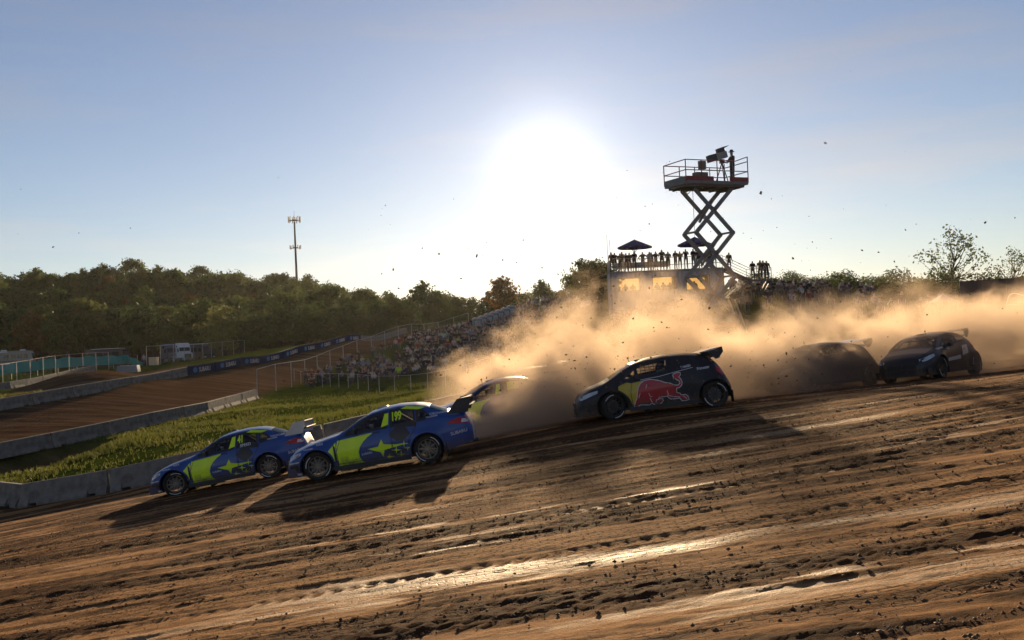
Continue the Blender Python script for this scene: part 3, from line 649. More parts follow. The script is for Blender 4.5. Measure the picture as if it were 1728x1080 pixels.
# ---- two-box hatchback
HAT = dict(top=([-.06, -.02, .06, .3, .77, 1.0, 1.25, 1.5, 1.8, 2.3, 2.8, 3.2, 3.5, 3.62, 3.75, 3.86, 3.92], [.50, .60, .71, .84, .985, 1.12, 1.26, 1.37, 1.435, 1.48, 1.465, 1.42, 1.33, 1.22, 1.02, .86, .62]),
           belt=([-.06, .06, .3, .77, 1.4, 2.2, 3.0, 3.5, 3.8, 3.92], [.44, .62, .76, .89, .955, 1.03, 1.10, 1.08, .82, .55]),
           bot=([-.06, .5, 1.4, 2.9, 3.6, 3.92], [.17, .18, .20, .22, .24, .32]),
           wmid=([-.06, -.02, .1, .35, .85, 1.3, 2.2, 3.0, 3.45, 3.7, 3.86, 3.92], [.50, .62, .76, .86, .89, .87, .87, .88, .90, .86, .76, .68]),
           wbelt=([-.06, -.02, .1, .35, .85, 1.3, 2.2, 3.0, 3.5, 3.8, 3.92], [.46, .56, .67, .75, .79, .81, .81, .80, .76, .68, .6]),
           wroof=([-.06, .1, .35, .7, .9, 1.5, 2.0, 2.8, 3.4, 3.7, 3.92], [.40, .56, .64, .69, .73, .61, .58, .57, .57, .58, .52]),
           zroof=([-.06, .06, .3, .77, 1.0, 1.25, 1.5, 1.8, 2.3, 2.8, 3.2, 3.5, 3.62, 3.75, 3.92], [.46, .66, .80, .94, 1.075, 1.21, 1.315, 1.375, 1.415, 1.40, 1.35, 1.25, 1.14, .95, .58]))
HATW = [[(1.16, .965), (1.50, .985), (1.50, 1.19)], [(1.56, .99), (2.32, 1.065), (2.36, 1.355), (1.86, 1.315), (1.56, 1.215)], [(2.46, 1.08), (3.12, 1.14), (3.06, 1.29), (2.50, 1.355)]]
HD = CarShape(HAT, (.85, 3.45), .33, HATW, (.86, 1.44), (3.52, 3.78))
HATP = {'front_door': [(1.36, .30), (2.34, .30), (2.46, .50), (2.40, 1.055), (1.42, .955), (1.34, .62)]}

def common_meshes(S, parts, kind):
    sh = car_shell(S, parts); out = {}
    nm = {'body': 'body', 'windscreen': 'windscreen', 'rear_window': 'rear_window', 'bonnet': 'bonnet'}
    for k, (v, f) in sh.items():
        base = nm.get(k) or (k[:-1] if not k.startswith('window') else 'side_window')
        me = bpy.data.meshes.new(base); me.from_pydata(v, [], f); me.materials.append({'windscreen': WSG, 'rear_window': GLASS, 'side_window': GLASS}.get(base, BLUE))
        if base in ('front_door', 'rear_door', 'bonnet'):
            for vv in me.vertices: vv.co.y *= 1.002
        me.polygons.foreach_set('use_smooth', [True]*len(me.polygons)); me.update(); out[k] = (base, me)
    x0, x1 = S.x0, S.x1
    wf, wr = S.wheels; tr = S.tr
    m = MB(); m.box(((wf+wr)/2, 0, .22), (wr-wf-.5, 1.56, .06)); m.box((x0+.35, 0, .34), (.42, 1.1, .3)); m.box((wf, 0, .45), (.8, 1.05, .5)); m.box((wr, 0, .48), (.8, 1.05, .5)); m.box((x1-.4, 0, .45), (.5, 1.2, .3))
    m.box(((wf+wr)/2-.72, 0, .72), (.12, 1.45, .5)); out['floor'] = ('floor_pan', m.mesh('floor_pan', PLAS))
    # wheel-arch liners: half drums
    for xw in (wf, wr):
        for sd in (-1, 1):
            m = MB(); n = 16; R_ = tr+.075; vs = []
            for i in range(n+1):
                a = -.25+(math.pi+.5)*i/n
                for yy in (.50, S.y(xw, .55)-.012): vs.append((xw+R_*math.cos(a), sd*yy, tr+R_*math.sin(a)))
            m.add(vs, [(2*i, 2*i+1, 2*i+3, 2*i+2) for i in range(n)]); m.add([v for v in vs[::2]], [tuple(range(n+1))]); out['liner%d%d' % (int(xw*10), sd)] = ('arch_liner', m.mesh('arch_liner', PLAS, fixn=False))
            m = MB(); q = []
            for i in range(n+1):
                a = .02+(math.pi-.04)*i/n; x = xw+(tr+.06)*math.cos(a); z = tr+(tr+.06)*math.sin(a); xo = xw+(tr+.105)*math.cos(a); zo = tr+(tr+.105)*math.sin(a)
                q.append(((x, sd*(S.y(x, z)+.004), z), (x, sd*(S.y(x, z)+.03), z), (xo, sd*(S.y(xo, zo)+.006), zo)))
            vs = [p for tri in q for p in tri]; m.add(vs, [(3*i+k, 3*i+k+1, 3*i+k+4, 3*i+k+3) for i in range(n) for k in (0, 1)]); out['flare%d%d' % (int(xw*10), sd)] = ('arch_flare', m.mesh('arch_flare', BLUE, True, False))
    # cage
    xb = wf+1.75; m = MB(); zt = S.topz(xb)-.09
    for sd in (-1, 1):
        a = (S.screen[0]-.12, sd*.70, .30); b = (S.screen[0]+.12, sd*.66, .93); c = (S.screen[1]+.08, sd*.50, S.topz(S.screen[1])-.12); d = (xb, sd*.50, zt); e = (xb, sd*.72, .28); g = (wr+.05, sd*.46, .75)
        for p, q in ((a, b), (b, c), (c, d), (d, e), (d, g), ((a[0]+.3, sd*.72, .62), (xb, sd*.73, .36)), ((a[0]+.3, sd*.72, .36), (xb, sd*.73, .68)), ((xb, sd*.6, .8), g)): m.tube(p, q, .023, n=6)
    zc = S.topz(S.screen[1])-.12
    for p, q in (((S.screen[1]+.08, -.5, zc), (S.screen[1]+.08, .5, zc)), ((xb, -.5, zt), (xb, .5, zt)), ((xb, -.7, .45), (xb, .5, zt)), ((xb, .7, .45), (xb, -.5, zt)), ((S.screen[1]+.08, -.5, zc), (xb, .5, zt)), ((xb, -.66, .8), (xb, .66, .8)), ((xb, .5, zt), (wr+.05, -.46, .75)), ((xb, -.5, zt), (wr+.05, .46, .75))): m.tube(p, q, .022, n=6)
    out['cage'] = ('roll_cage', m.mesh('roll_cage', STEEL))
    m = MB(); m.box((xb-.42, -.33, .42), (.5, .5, .16)); m.box((xb-.16, -.33, .78), (.14, .5, .66), Matrix.Rotation(R(10), 3, 'Y')); m.box((xb-.10, -.33, 1.12), (.14, .34, .2), Matrix.Rotation(R(10), 3, 'Y'))
    for sd in (-1, 1): m.box((xb-.2, -.33+sd*.24, 1.08), (.24, .04, .2))
    out['seat'] = ('seat', m.mesh('seat', SEATM))
    m = MB(); m.box((S.screen[0]+.32, 0, .85), (.3, 1.3, .16)); out['dash'] = ('dashboard', m.mesh('dashboard', SEATM))
    for sd in (-1, 1):
        m = MB(); xm = S.windows[1][0][0]-.02; ym = S.y(xm, .98); m.box((xm, sd*(ym+.11), 1.0), (.09, .17, .105), Matrix.Rotation(sd*R(12), 3, 'Z'), taper=.85); m.tube((xm, sd*(ym-.02), .965), (xm, sd*(ym+.06), .985), .018); out['mirror%d' % sd] = ('door_mirror', m.mesh('door_mirror', PLAS))
    # splitter, bumper grille, skirts, roof vent, aerial
    m = MB(); P = [(x0+.55, -.90), (x0+.12, -.84), (x0-.04, -.55), (x0-.07, 0), (x0-.04, .55), (x0+.12, .84), (x0+.55, .90)]; m.prism(P, lambda a, b: (a, b, .145), lambda a, b: (a, b, .172)); m.box((x0+.16, -.82, .25), (.22, .02, .2)); m.box((x0+.16, .82, .25), (.22, .02, .2)); out['splitter'] = ('front_splitter', m.mesh('front_splitter', BLUE))
    for sd in (-1, 1):
        m = MB(); m.box(((wf+wr)/2, sd*.885, .205), (wr-wf-.82, .07, .10)); out['skirt%d' % sd] = ('side_skirt', m.mesh('side_skirt', PLAS))
        m = MB(); m.box((wr+tr+.12, sd*.74, .24), (.018, .28, .3)); out['flap%d' % sd] = ('mud_flap', m.mesh('mud_flap', RUB))
    m = MB(); zz = .44; m.box((x0-.004, 0, zz), (.03, .8, .12)); m.box((x0+.005, 0, .27), (.05, .86, .14))
    out['grille'] = ('grille', m.mesh('grille', PLAS))
    m = MB(); zt = S.topz(S.screen[1]+.25); m.box((S.screen[1]+.3, 0, zt+.008), (.3, .26, .035), Matrix.Rotation(R(-4), 3, 'Y'), taper=.7); out['vent'] = ('roof_vent', m.mesh('roof_vent', BLUE))
    m = MB(); m.tube((S.screen[1]+.02, -.25, zt-.03), (S.screen[1]-.0, -.25, zt+.07), .008); m.box((S.screen[1], -.25, zt+.085), (.05, .03, .035)); out['aerial'] = ('roof_camera', m.mesh('roof_camera', PLAS))
    m = MB(); m.tube((x1-.1, .35, .28), (x1+.05, .35, .28), .045, n=12); out['exhaust'] = ('exhaust_pipe', m.mesh('exhaust_pipe', STEEL))
    # lamps: lens wraps round the corner
    def lens(P, name, mt, sd, off):
        o = decal(S, [P], name, mt, None, off+.004, sd); me = o.data; bpy.data.objects.remove(o); me.name = name; return (name, me)
    for sd in (-1, 1):
        if kind == 'sedan':
            out['head%d' % sd] = lens([(.20, .55), (.25, .625), (.38, .67), (.58, .705), (.56, .64), (.40, .575), (.26, .53)], 'headlight', LAMPW, sd, .006)
            out['amb%d' % sd] = lens([(.42, .615), (.5, .665), (.53, .64), (.45, .60)], 'indicator', LAMPA, sd, .010)
            out['tail%d' % sd] = lens([(4.10, .84), (4.40, .80), (4.60, .79), (4.61, .93), (4.40, .955), (4.2, .91)], 'tail_light', LAMPR, sd, .008)
            out['intake%d' % sd] = lens([(.22, .27), (.26, .42), (.44, .44), (.50, .36), (.44, .26)], 'bumper_intake', PLAS, sd, .004)
            out['canard%d' % sd] = lens([(.20, .455), (.50, .475), (.52, .50), (.22, .485)], 'canard', SILV, sd, .016)
            out['tailw%d' % sd] = lens([(4.44, .83), (4.60, .815), (4.61, .89), (4.47, .91)], 'reversing_light', DECW, sd, .014)
        else:
            out['head%d' % sd] = lens([(.02, .56), (.06, .64), (.30, .73), (.52, .77), (.50, .70), (.3, .63), (.1, .56)], 'headlight', LAMPW, sd, .006)
            out['intake%d' % sd] = lens([(.0, .27), (.04, .44), (.30, .47), (.40, .38), (.32, .26)], 'bumper_intake', PLAS, sd, .004)
            out['tail%d' % sd] = lens([(3.55, .92), (3.72, .78), (3.76, .86), (3.66, 1.02), (3.58, 1.06)], 'tail_light', LAMPR, sd, .008)
    for k, w in enumerate(S.windows[1:3]):
        P = w; m = MB(); xs = [p[0] for p in P]; zs = [p[1] for p in P]
        def strip(a, b): m.beam((a[0], -(S.y(*a)-.03), a[1]), (b[0], -(S.y(*b)-.03), b[1]), .012, .016)
        for i in range(1, 7):
            x = min(xs)+(max(xs)-min(xs))*i/7; zl = [z for z in np.arange(min(zs), max(zs), .01) if in_poly(x, z, P)]
            if zl: strip((x, zl[0]), (x, zl[-1]))
        for i in range(1, 5):
            z = min(zs)+(max(zs)-min(zs))*i/5; xl = [x for x in np.arange(min(xs), max(xs), .01) if in_poly(x, z, P)]
            if xl: strip((xl[0], z), (xl[-1], z))
        if k == 0: out['net%d' % k] = ('window_net', m.mesh('window_net', SEATM))
    for k, w in enumerate(S.windows):
        for sd in (-1, 1): out['surround%d%d' % (k, sd)] = lens(stroke(w+w[:1], .07 if kind == 'sedan' else .055), 'window_surround', PLAS, sd, .001)
    # rear wing
    if kind == 'sedan':
        for sd in (-1, 1):
            m = MB(); P = [(4.12, 1.06), (4.42, 1.385), (4.74, 1.40), (4.72, 1.30), (4.64, 1.05)]; m.prism(P, lambda a, b: (a, sd*.76, b), lambda a, b: (a, sd*.785, b)); out['plate%d' % sd] = ('wing_end_plate', m.mesh('wing_end_plate', PLAS))
        m = MB(); m.box((4.57, 0, 1.36), (.30, 1.52, .028), Matrix.Rotation(R(-9), 3, 'Y')); m.box((4.66, 0, 1.18), (.22, 1.52, .024), Matrix.Rotation(R(-14), 3, 'Y')); out['wing'] = ('rear_wing', m.mesh('rear_wing', PLAS))
    else:
        m = MB(); m.prism([(3.22, 1.418), (3.46, 1.425), (3.80, 1.49), (3.81, 1.51), (3.5, 1.475)], lambda a, b: (a, -.62, b), lambda a, b: (a, .62, b)); out['wing'] = ('rear_wing', m.mesh('rear_wing', BLUE))
        m = MB(); m.prism([(3.5, 1.25), (3.78, 1.31), (3.80, 1.335), (3.52, 1.29)], lambda a, b: (a, -.62, b), lambda a, b: (a, .62, b)); out['wing2'] = ('lower_wing', m.mesh('lower_wing', BLUE))
        for sd in (-1, 1):
            m = MB(); m.prism([(3.46, 1.41), (3.82, 1.51), (3.84, 1.38), (3.70, 1.22), (3.62, 1.21), (3.54, 1.30)], lambda a, b: (a, sd*.62, b), lambda a, b: (a, sd*.645, b)); out['plate%d' % sd] = ('wing_end_plate', m.mesh('wing_end_plate', BLUE))
    return out
SEDM = common_meshes(SD, SEDP, 'sedan'); HATM = common_meshes(HD, HATP, 'hatch')
W_BRONZE = wheel_meshes(.33, RIMM); W_BLACK = wheel_meshes(.33, RIMB)
def painted(d): return {k for k, (n, me) in d.items() if me.materials[0] == BLUE}
PS, PH = painted(SEDM), painted(HATM)
LOGS = []
def place_car(t, S, pf, pr, lift=0):
    """stand the car on the ground: front and rear contact columns (px, D)"""
    a, b = G(*pf), G(*pr); e = (b-a); e.normalize(); n = Vector((0, 0, 1)); yv = n.cross(e).normalized(); zv = e.cross(yv)
    M = Matrix((e, yv, zv)).transposed().to_4x4(); c = (a+b)/2; mid = (S.wheels[0]+S.wheels[1])/2
    # the track is not level across either
    g1 = hz(c.x-yv.x*.8, c.y-yv.y*.8); g2 = hz(c.x+yv.x*.8, c.y+yv.y*.8); rl = math.atan2(g2-g1, 1.6)
    M = M @ Matrix.Rotation(rl, 4, 'X'); M.translation = c - M.to_3x3() @ Vector((mid, 0, 0)) + Vector((0, 0, .012+lift)); t.matrix_world = M
    CARLOG = [tuple(round(q, 1) for q in pix(M @ Vector((x, -.8, z)))) for x, z in ((S.wheels[0], .33), (S.wheels[1], .33), (S.x0, .5), (S.x1, .6))]; LOGS.append((t['label'][:30], CARLOG))

def zc(zx, zy, ox, oy, sc, o, e1, ppm, xo):   # traced photo point -> (x, z) on the car's side
    dx, dy = ox+zx/sc-o[0], oy+zy/sc-o[1]; L_ = math.hypot(*e1); a, b = e1[0]/L_, e1[1]/L_
    return (xo+(dx*a+dy*b)/ppm, .33+(dx*b-dy*a)/ppm)
sz = lambda zx, zy: zc(zx, zy, 460, 640, 4.8, (538, 784), (184, -34), 70.6, .92)
hzm = lambda zx, zy: zc(zx, zy, 1040, 600, 9.82, (1033.5, 683), (170.5, -19), 66, .85)
def saloon_livery(t, num, drv, full):
    S = SD
    decal(S, [[sz(*p) for p in [(525, 485), (640, 455), (815, 408), (770, 445), (735, 485), (710, 530), (704, 570), (714, 610), (740, 640), (790, 655), (862, 672), (720, 700), (566, 728), (548, 660), (530, 590), (520, 530)]]], 'door_panel_vinyl', LIME, t)
    decal(S, [[sz(*p) for p in [(455, 572), (512, 497), (517, 545), (528, 600), (548, 640), (512, 650), (490, 608)]]], 'wing_vinyl', LIME, t)
    decal(S, [[sz(*p) for p in [(1020, 218), (1060, 196), (1200, 196), (1215, 200), (1165, 218)]]], 'roof_rail_vinyl', LIME, t, .012)
    decal(S, [[sz(*p) for p in [(890, 262), (922, 254), (928, 345), (872, 368)]]], 'pillar_vinyl', LIME, t, .010)
    decal(S, [[sz(*p) for p in [(940, 420), (985, 365), (1060, 345), (1112, 405), (1060, 465), (1000, 470)]]], 'black_panel_vinyl', BLACKP, t, .008)
    big = [sz(*p) for p in [(775, 543), (858, 520), (880, 462), (902, 500), (990, 498), (1100, 484), (910, 545), (903, 600), (880, 565)]]
    decal(S, [big], 'big_star', LIME, t, .010)
    for cx, cy_, w in ((1065, 490, 40), (1005, 543, 44), (1095, 523, 36), (950, 598, 46), (1045, 576, 38)):
        c = sz(cx, cy_); decal(S, [star(c[0], c[1], w/4.8/70.6, w*.72/4.8/70.6, -.12)], 'small_star', LIME, t, .012)
    decal(S, [[sz(*p) for p in [(905, 585), (940, 545), (1075, 520), (1085, 545), (1050, 575), (960, 590)]]], 'star_shadow_vinyl', NAVY, t, .008)
    a = sz(950, 315); text_decal(S, num, a[0], a[1], .27, LIME, t, .03, .12, .012, .62, 'race_number')
    if drv: a = sz(985, 352); text_decal(S, drv, a[0]-.02, a[1], .115, DECW, t, .03, .1, .002, name='driver_name')
    a = sz(1440, 418); text_decal(S, 'SUBARU', a[0], a[1], .11, DECW, t, .12, 0, .001, name='bumper_lettering')
    for q, (tx, x_, z_, s_) in enumerate((('YOKOHAMA', 3.62, 1.045, .05), ('SUBARU', 2.0, .42, .07), ('WRX', .95, .80, .075), ('YOKOHAMA', .62, .735, .045))): text_decal(S, tx, x_, z_, s_, DECW, t, .05, .1, .001, name='sponsor_lettering')
    a = sz(1255, 262); text_decal(S, 'YOKOHAMA', a[0], a[1]-.0, .07, DECW, t, .0, 0, .001, name='quarter_lettering')
    a = sz(210, 772); text_decal(S, 'KMC', a[0], a[1]-.0, .07, DECW, t, .0, 0, .001, name='splitter_lettering')
    for P in (SEDP['front_door'], SEDP['rear_door']):
        decal(S, [stroke(P+P[:1], .012)], 'door_gap', PLAS, t, .0125)
    for x, z in ((2.40, .90), (3.20, .94)):
        decal(S, [[(x-.1, z-.012), (x+.09, z-.006), (x+.1, z+.018), (x-.08, z+.014)]], 'door_handle', PLAS, t, .018)
    decal(S, [[(1.36, .36), (1.42, .36), (1.40, .70), (1.35, .78)]], 'wing_vent', PLAS, t, .010)

car199 = make_car(SD, 'race_car', 'blue and lime saloon race car numbered 199, close behind the leading car', 'race car', {k: v for k, v in SEDM.items()}, BLUE, W_BRONZE, False, dict(painted=PS, steer=R(14)))
saloon_livery(car199, '199', None, True); place_car(car199, SD, (549, 24.4), (733, 24.4))
car41 = make_car(SD, 'race_car', 'blue and lime saloon race car numbered 41, leading the pack beside the concrete barrier', 'race car', SEDM, BLUE, W_BRONZE, False, dict(painted=PS, steer=R(20)))
for c_ in car41.children:
    if c_.name.startswith('wing_end_plate'): c_.material_slots[0].link = 'OBJECT'; c_.material_slots[0].material = SILV
saloon_livery(car41, '41', 'SPEED', True); place_car(car41, SD, (314, 28.5), (468, 28.6))
carA = make_car(SD, 'race_car', 'blue and lime saloon race car swallowed by dust, bright glint on its roof', 'race car', SEDM, BLUE, W_BRONZE, False, dict(painted=PS))
saloon_livery(carA, '', None, False) if False else None
a_ = (2.9, 1.05)
decal(SD, [[sz(*p) for p in [(890, 262), (922, 254), (928, 345), (872, 368)]]], 'pillar_vinyl', LIME, carA, .010)
decal(SD, [[(2.95, 1.08), (3.33, 1.09), (3.33, 1.30), (2.97, 1.32)]], 'number_panel', LIME, carA, .012)
decal(SD, [[sz(*p) for p in [(525, 485), (640, 455), (815, 408), (735, 485), (704, 570), (740, 640), (862, 672), (566, 728), (530, 590)]]], 'door_panel_vinyl', LIME, carA)
place_car(carA, SD, (752, 31.3), (893, 31.8))
BULL = [hzm(*p) for p in [(285, 815), (300, 740), (325, 690), (335, 600), (345, 520), (385, 440), (450, 390), (550, 370), (640, 380), (720, 395), (800, 425), (880, 435), (950, 465), (1000, 468), (1030, 445), (1020, 410), (975, 385), (935, 350), (915, 320), (935, 285), (1020, 255), (1055, 270), (1055, 310), (1030, 340), (1060, 370), (1080, 430), (1070, 480), (1030, 520), (985, 530), (990, 590), (1040, 600), (1060, 630), (1130, 620), (1170, 650), (1195, 710), (1130, 735), (1070, 738), (1030, 692), (960, 703), (890, 708), (850, 685), (830, 660), (700, 675), (695, 690), (760, 688), (768, 730), (725, 780), (690, 803), (620, 793), (575, 772), (540, 803), (460, 798), (390, 798), (335, 842), (290, 838)]]
def hatch_livery(t):
    S = HD
    decal(S, [[hzm(*p) for p in [(25, 550), (30, 490), (160, 425), (240, 440), (370, 410), (430, 395), (430, 700), (300, 815), (265, 812), (240, 740), (190, 660), (110, 590)]]], 'front_wing_vinyl', YELP, t, .005)
    decal(S, [BULL], 'bull_outline', DECW, t, .009); decal(S, [inset(BULL, .018)], 'bull_emblem', REDP, t, .013)
    st = []
    for ps in ([(492, 460), (480, 522)], [(385, 605), (368, 640), (365, 680)], [(525, 600), (545, 650), (580, 660)], [(825, 560), (845, 625), (830, 655)], [(545, 680), (575, 740), (590, 770)], [(690, 700), (650, 715), (640, 750), (680, 755)], [(1085, 650), (1130, 675), (1150, 700)], [(845, 640), (900, 655), (1040, 670)]):
        st.append(stroke([hzm(*p) for p in ps], .014))
    for q in st: decal(S, [q], 'bull_line', DECW, t, .017)
    a = hzm(1062, 205); text_decal(S, 'T. HANSEN', a[0], a[1], .085, DECW, t, .10, .1, .002, .62, 'driver_name')
    a = hzm(1325, 232); text_decal(S, 'Primestar', a[0], a[1], .10, DECW, t, .07, .1, .002, .85, 'sponsor_lettering')
    decal(S, [stroke([hzm(*p) for p in [(390, 385), (700, 330), (980, 255), (1260, 185)]], .012)], 'waist_trim', DECW, t, .012)
    decal(S, [stroke(HATP['front_door']+HATP['front_door'][:1], .012)], 'door_gap', PLAS, t, .020)
    decal(S, [[(2.46, 1.08), (3.12, 1.14), (3.06, 1.29), (2.50, 1.355)]], 'blanked_window', BLACKP, t, .006)
carH = make_car(HD, 'race_car', 'dark hatchback race car with a red bull emblem on its side', 'race car', HATM, DKNAVY, W_BLACK, True, dict(painted=PH, over={'wing': SILV, 'plate1': DKNAVY, 'plate-1': DKNAVY}, steer=R(22)))
hatch_livery(carH); place_car(carH, HD, (1030, 26), (1200, 26))
carB = make_car(HD, 'race_car', 'hatchback race car hidden in dust, only its roof edge and wing showing', 'race car', HATM, SILV, W_BLACK, True, dict(painted=PH)); place_car(carB, HD, (830, 36), (948, 36.2))
carC = make_car(HD, 'race_car', 'dark hatchback race car half lost in dust, just ahead of the slewed black one', 'race car', HATM, DKNAVY, W_BLACK, True, dict(painted=PH, over={'wing': SILV})); place_car(carC, HD, (1318, 31.6), (1452, 32.8))
carD = make_car(HD, 'race_car', 'black hatchback race car slewed sideways, last of the pack in the dust', 'race car', HATM, BLACKP, W_BLACK, True, dict(painted=PH))
decal(HD, [[(1.40, .50), (2.36, .54), (2.36, .66), (1.40, .60)]], 'side_stripe', SILV, carD, .012); decal(HD, [[(2.5, .62), (2.95, .70), (3.0, .98), (2.6, .95)]], 'quarter_stripe', SILV, carD, .010)
a = (1.05, .80); text_decal(HD, 'YOKOHAMA', .80, .865, .08, DECW, carD, .12, 0, .002, name='sponsor_lettering'); text_decal(HD, 'VCX', 1.45, .86, .10, DECW, carD, .05, 0, .002, name='door_lettering')
place_car(carD, HD, (1540, 30.6), (1607, 32.7))
# ------------------------------------------------------------------ barriers, banners, fences
CONC = mat('concrete', (.165, .15, .132), .9, var=.3, scale=3, bump=.4, bscale=18); GALV = mat('galvanised', (.42, .42, .41), .5, .5); NET = sheer('chain_link', (.16, .16, .155), .045, .9); TEAL = sheer('teal_mesh', (.03, .36, .32), .85, .8)
STRAP = mat('steel_plate', (.55, .42, .28), .45, .5)
def walk(pts, step):
    """points every step metres along a ground polyline"""
    out = []; acc = 0
    for a, b in zip(pts, pts[1:]):
        a, b = Vector(a), Vector(b); L = (b-a).length; s = acc
        while s < L: out.append(((a+(b-a)*s/L), (b-a).normalized())); s += step
        acc = s-L
    return out
def barrier_mesh(L, h=.86, w=.6):
    m = MB(); P = [(-w/2, 0), (-w/2, .09), (-.15, .33), (-.09, h-.02), (-.07, h), (.07, h), (.09, h-.02), (.15, .33), (w/2, .09), (w/2, 0)]
    cuts = [(-L/2, -L/2+.45), (-L/2+.45, -L/2+.85), (-L/2+.85, L/2-.85), (L/2-.85, L/2-.45), (L/2-.45, L/2)]
    for k, (x0, x1) in enumerate(cuts):
        Q = P if k % 2 == 0 else [(-.2, .10)]+P[2:-2]+[(.2, .10)]      # forklift pockets
        m.prism(Q, lambda a, b: (x0, a, b), lambda a, b: (x1, a, b))
    return m.mesh('concrete_block', CONC)
BLK = barrier_mesh(3.96); LOOP = MB().box((0, 0, .45), (.07, .1, .5)).mesh('joint_plate', STRAP)
def barrier_row(pts, label, group, name='concrete_barrier', dz=0, maxn=999):
    W = walk(pts, 4.05)
    for i, (p, d) in enumerate(W[:maxn]):
        q = W[i+1][0] if i+1 < len(W) else p+d*4.05
        c = (p+q)/2; z0, z1 = hz(p.x, p.y), hz(q.x, q.y); e = Vector((q.x-p.x, q.y-p.y, z1-z0)).normalized(); n = Vector((0, 0, 1)); yv = n.cross(e).normalized()
        o = thing(name, label, 'barrier', group=group); M = Matrix((e, yv, e.cross(yv))).transposed().to_4x4() @ Matrix.Rotation(rng.uniform(-.012, .012), 4, 'X'); M.translation = (c.x+rng.uniform(-.03, .03), c.y+rng.uniform(-.04, .04), (z0+z1)/2-.03+dz); o.matrix_world = M
        link('concrete_block', BLK, o); link('joint_plate', LOOP, o, (2.02, 0, 0))
barrier_row(line([(-40, 40), (0, 38), (62, 37.2), (250, 36), (440, 35.5), (640, 36), (800, 38)]), 'concrete barrier block in the row between the cars and the grass bank', 'barriers along the cars\' track')
barrier_row(L2, 'concrete barrier block in the row at the top of the grass bank', 'barriers above the grass bank')
barrier_row(L3, 'concrete barrier block in the row along the far edge of the middle track', 'barriers beyond the middle track')
barrier_row(line([(-25, 112), (0, 114), (60, 122), (150, 138)]), 'concrete barrier block in the row below the teal fence', 'barriers below the teal fence')
BANM = mat('banner_navy', (.02, .035, .08), .9, spec=.1); BANT = mat('banner_print', (.5, .52, .55), .6); BANB = mat('banner_blue', (.03, .16, .42), .6)
def text_mesh(body, size, m, name='lettering'):
    V, F = text_tris(body, size, 0, .004*size/.3); w = max(v[0] for v in V)
    me = bpy.data.meshes.new(name); me.from_pydata([(x-w/2, 0, z) for x, z in V], [], F); me.materials.append(m); return me, w
TXT, TW = text_mesh('SUBARU', .62, BANT)
_ban = MB().box((0, 0, .5), (5.5, .05, .92)).mesh('sheet', BANM); _ov = MB(); _ov.prism([(.42*math.cos(a*.3927), .26*math.sin(a*.3927)) for a in range(16)], lambda a, b: (a, -.004, b), lambda a, b: (a, .004, b)); _ov = _ov.mesh('oval_emblem', BANB)
for p, d in walk([tuple(Vector(G(a, D)[:2])+Vector((.42, -.1))) for a, D in [(310, 97), (400, 108), (500, 124), (590, 143)]], 5.6):
    c = p+d*2.8; e = p+d*5.6; z0, z1 = hz(p.x, p.y), hz(e.x, e.y)
    b = thing('banner', 'navy sponsor banner with white lettering hung on the barriers of the middle track', 'banner', (c.x, c.y, (z0+z1)/2+.0), math.atan2(d.y, d.x), 'sponsor banners along the middle track'); b.rotation_euler = (0, -math.atan2(z1-z0, 5.6), math.atan2(d.y, d.x))
    link('sheet', _ban, b); link('lettering', TXT, b, (.55, -.031, .25)); link('oval_emblem', _ov, b, (-1.35, -.031, .48))
def fence(name, label, pts, h, step, net=NET, rails=(1,), group=None, cat='fence', r=.035, cols=GALV, lowrail=True):
    W = walk(pts, step); P = [Vector((p.x, p.y, hz(p.x, p.y))) for p, d in W]; o = thing(name, label, cat, P[0], group=group); z = Vector((0, 0, 1))
    for i, p in enumerate(P):
        MB().tube(p-P[0]-z*.2, p-P[0]+z*h, r, n=6).build('post', cols, o)
        if i:
            q = P[i-1]
            for k in rails: MB().tube(q-P[0]+z*h*k*.99, p-P[0]+z*h*k*.99, r*.55, n=5).build('rail', cols, o)
            if net: MB().add([q-P[0]+z*.05, p-P[0]+z*.05, p-P[0]+z*h*.97, q-P[0]+z*h*.97], [(0, 1, 2, 3)]).build('netting', net, o)
    return o
fence('wire_fence', 'tall chain link fence with bare posts along the crowd side of the middle track', [tuple(Vector(p)+Vector((.6, -.8))) for p in LF], 2.45, 5.2, rails=(1,))
fence('wire_fence', 'low wire fence across the dark grass below the crowd', line([(497, 103), (560, 92), (640, 82), (760, 74), (860, 70)]), 1.25, 2.4, rails=(1,), r=.025)
fence('wire_fence', 'chain link fence with pale posts behind the teal windbreak', line([(-20, 118), (30, 125), (100, 136), (193, 150)]), 2.6, 3.4, rails=(1,))
fence('wire_fence', 'chain link fence in front of the parked trucks', line([(248, 150), (300, 158), (360, 172), (430, 185)]), 3.0, 3.6, rails=(1,))
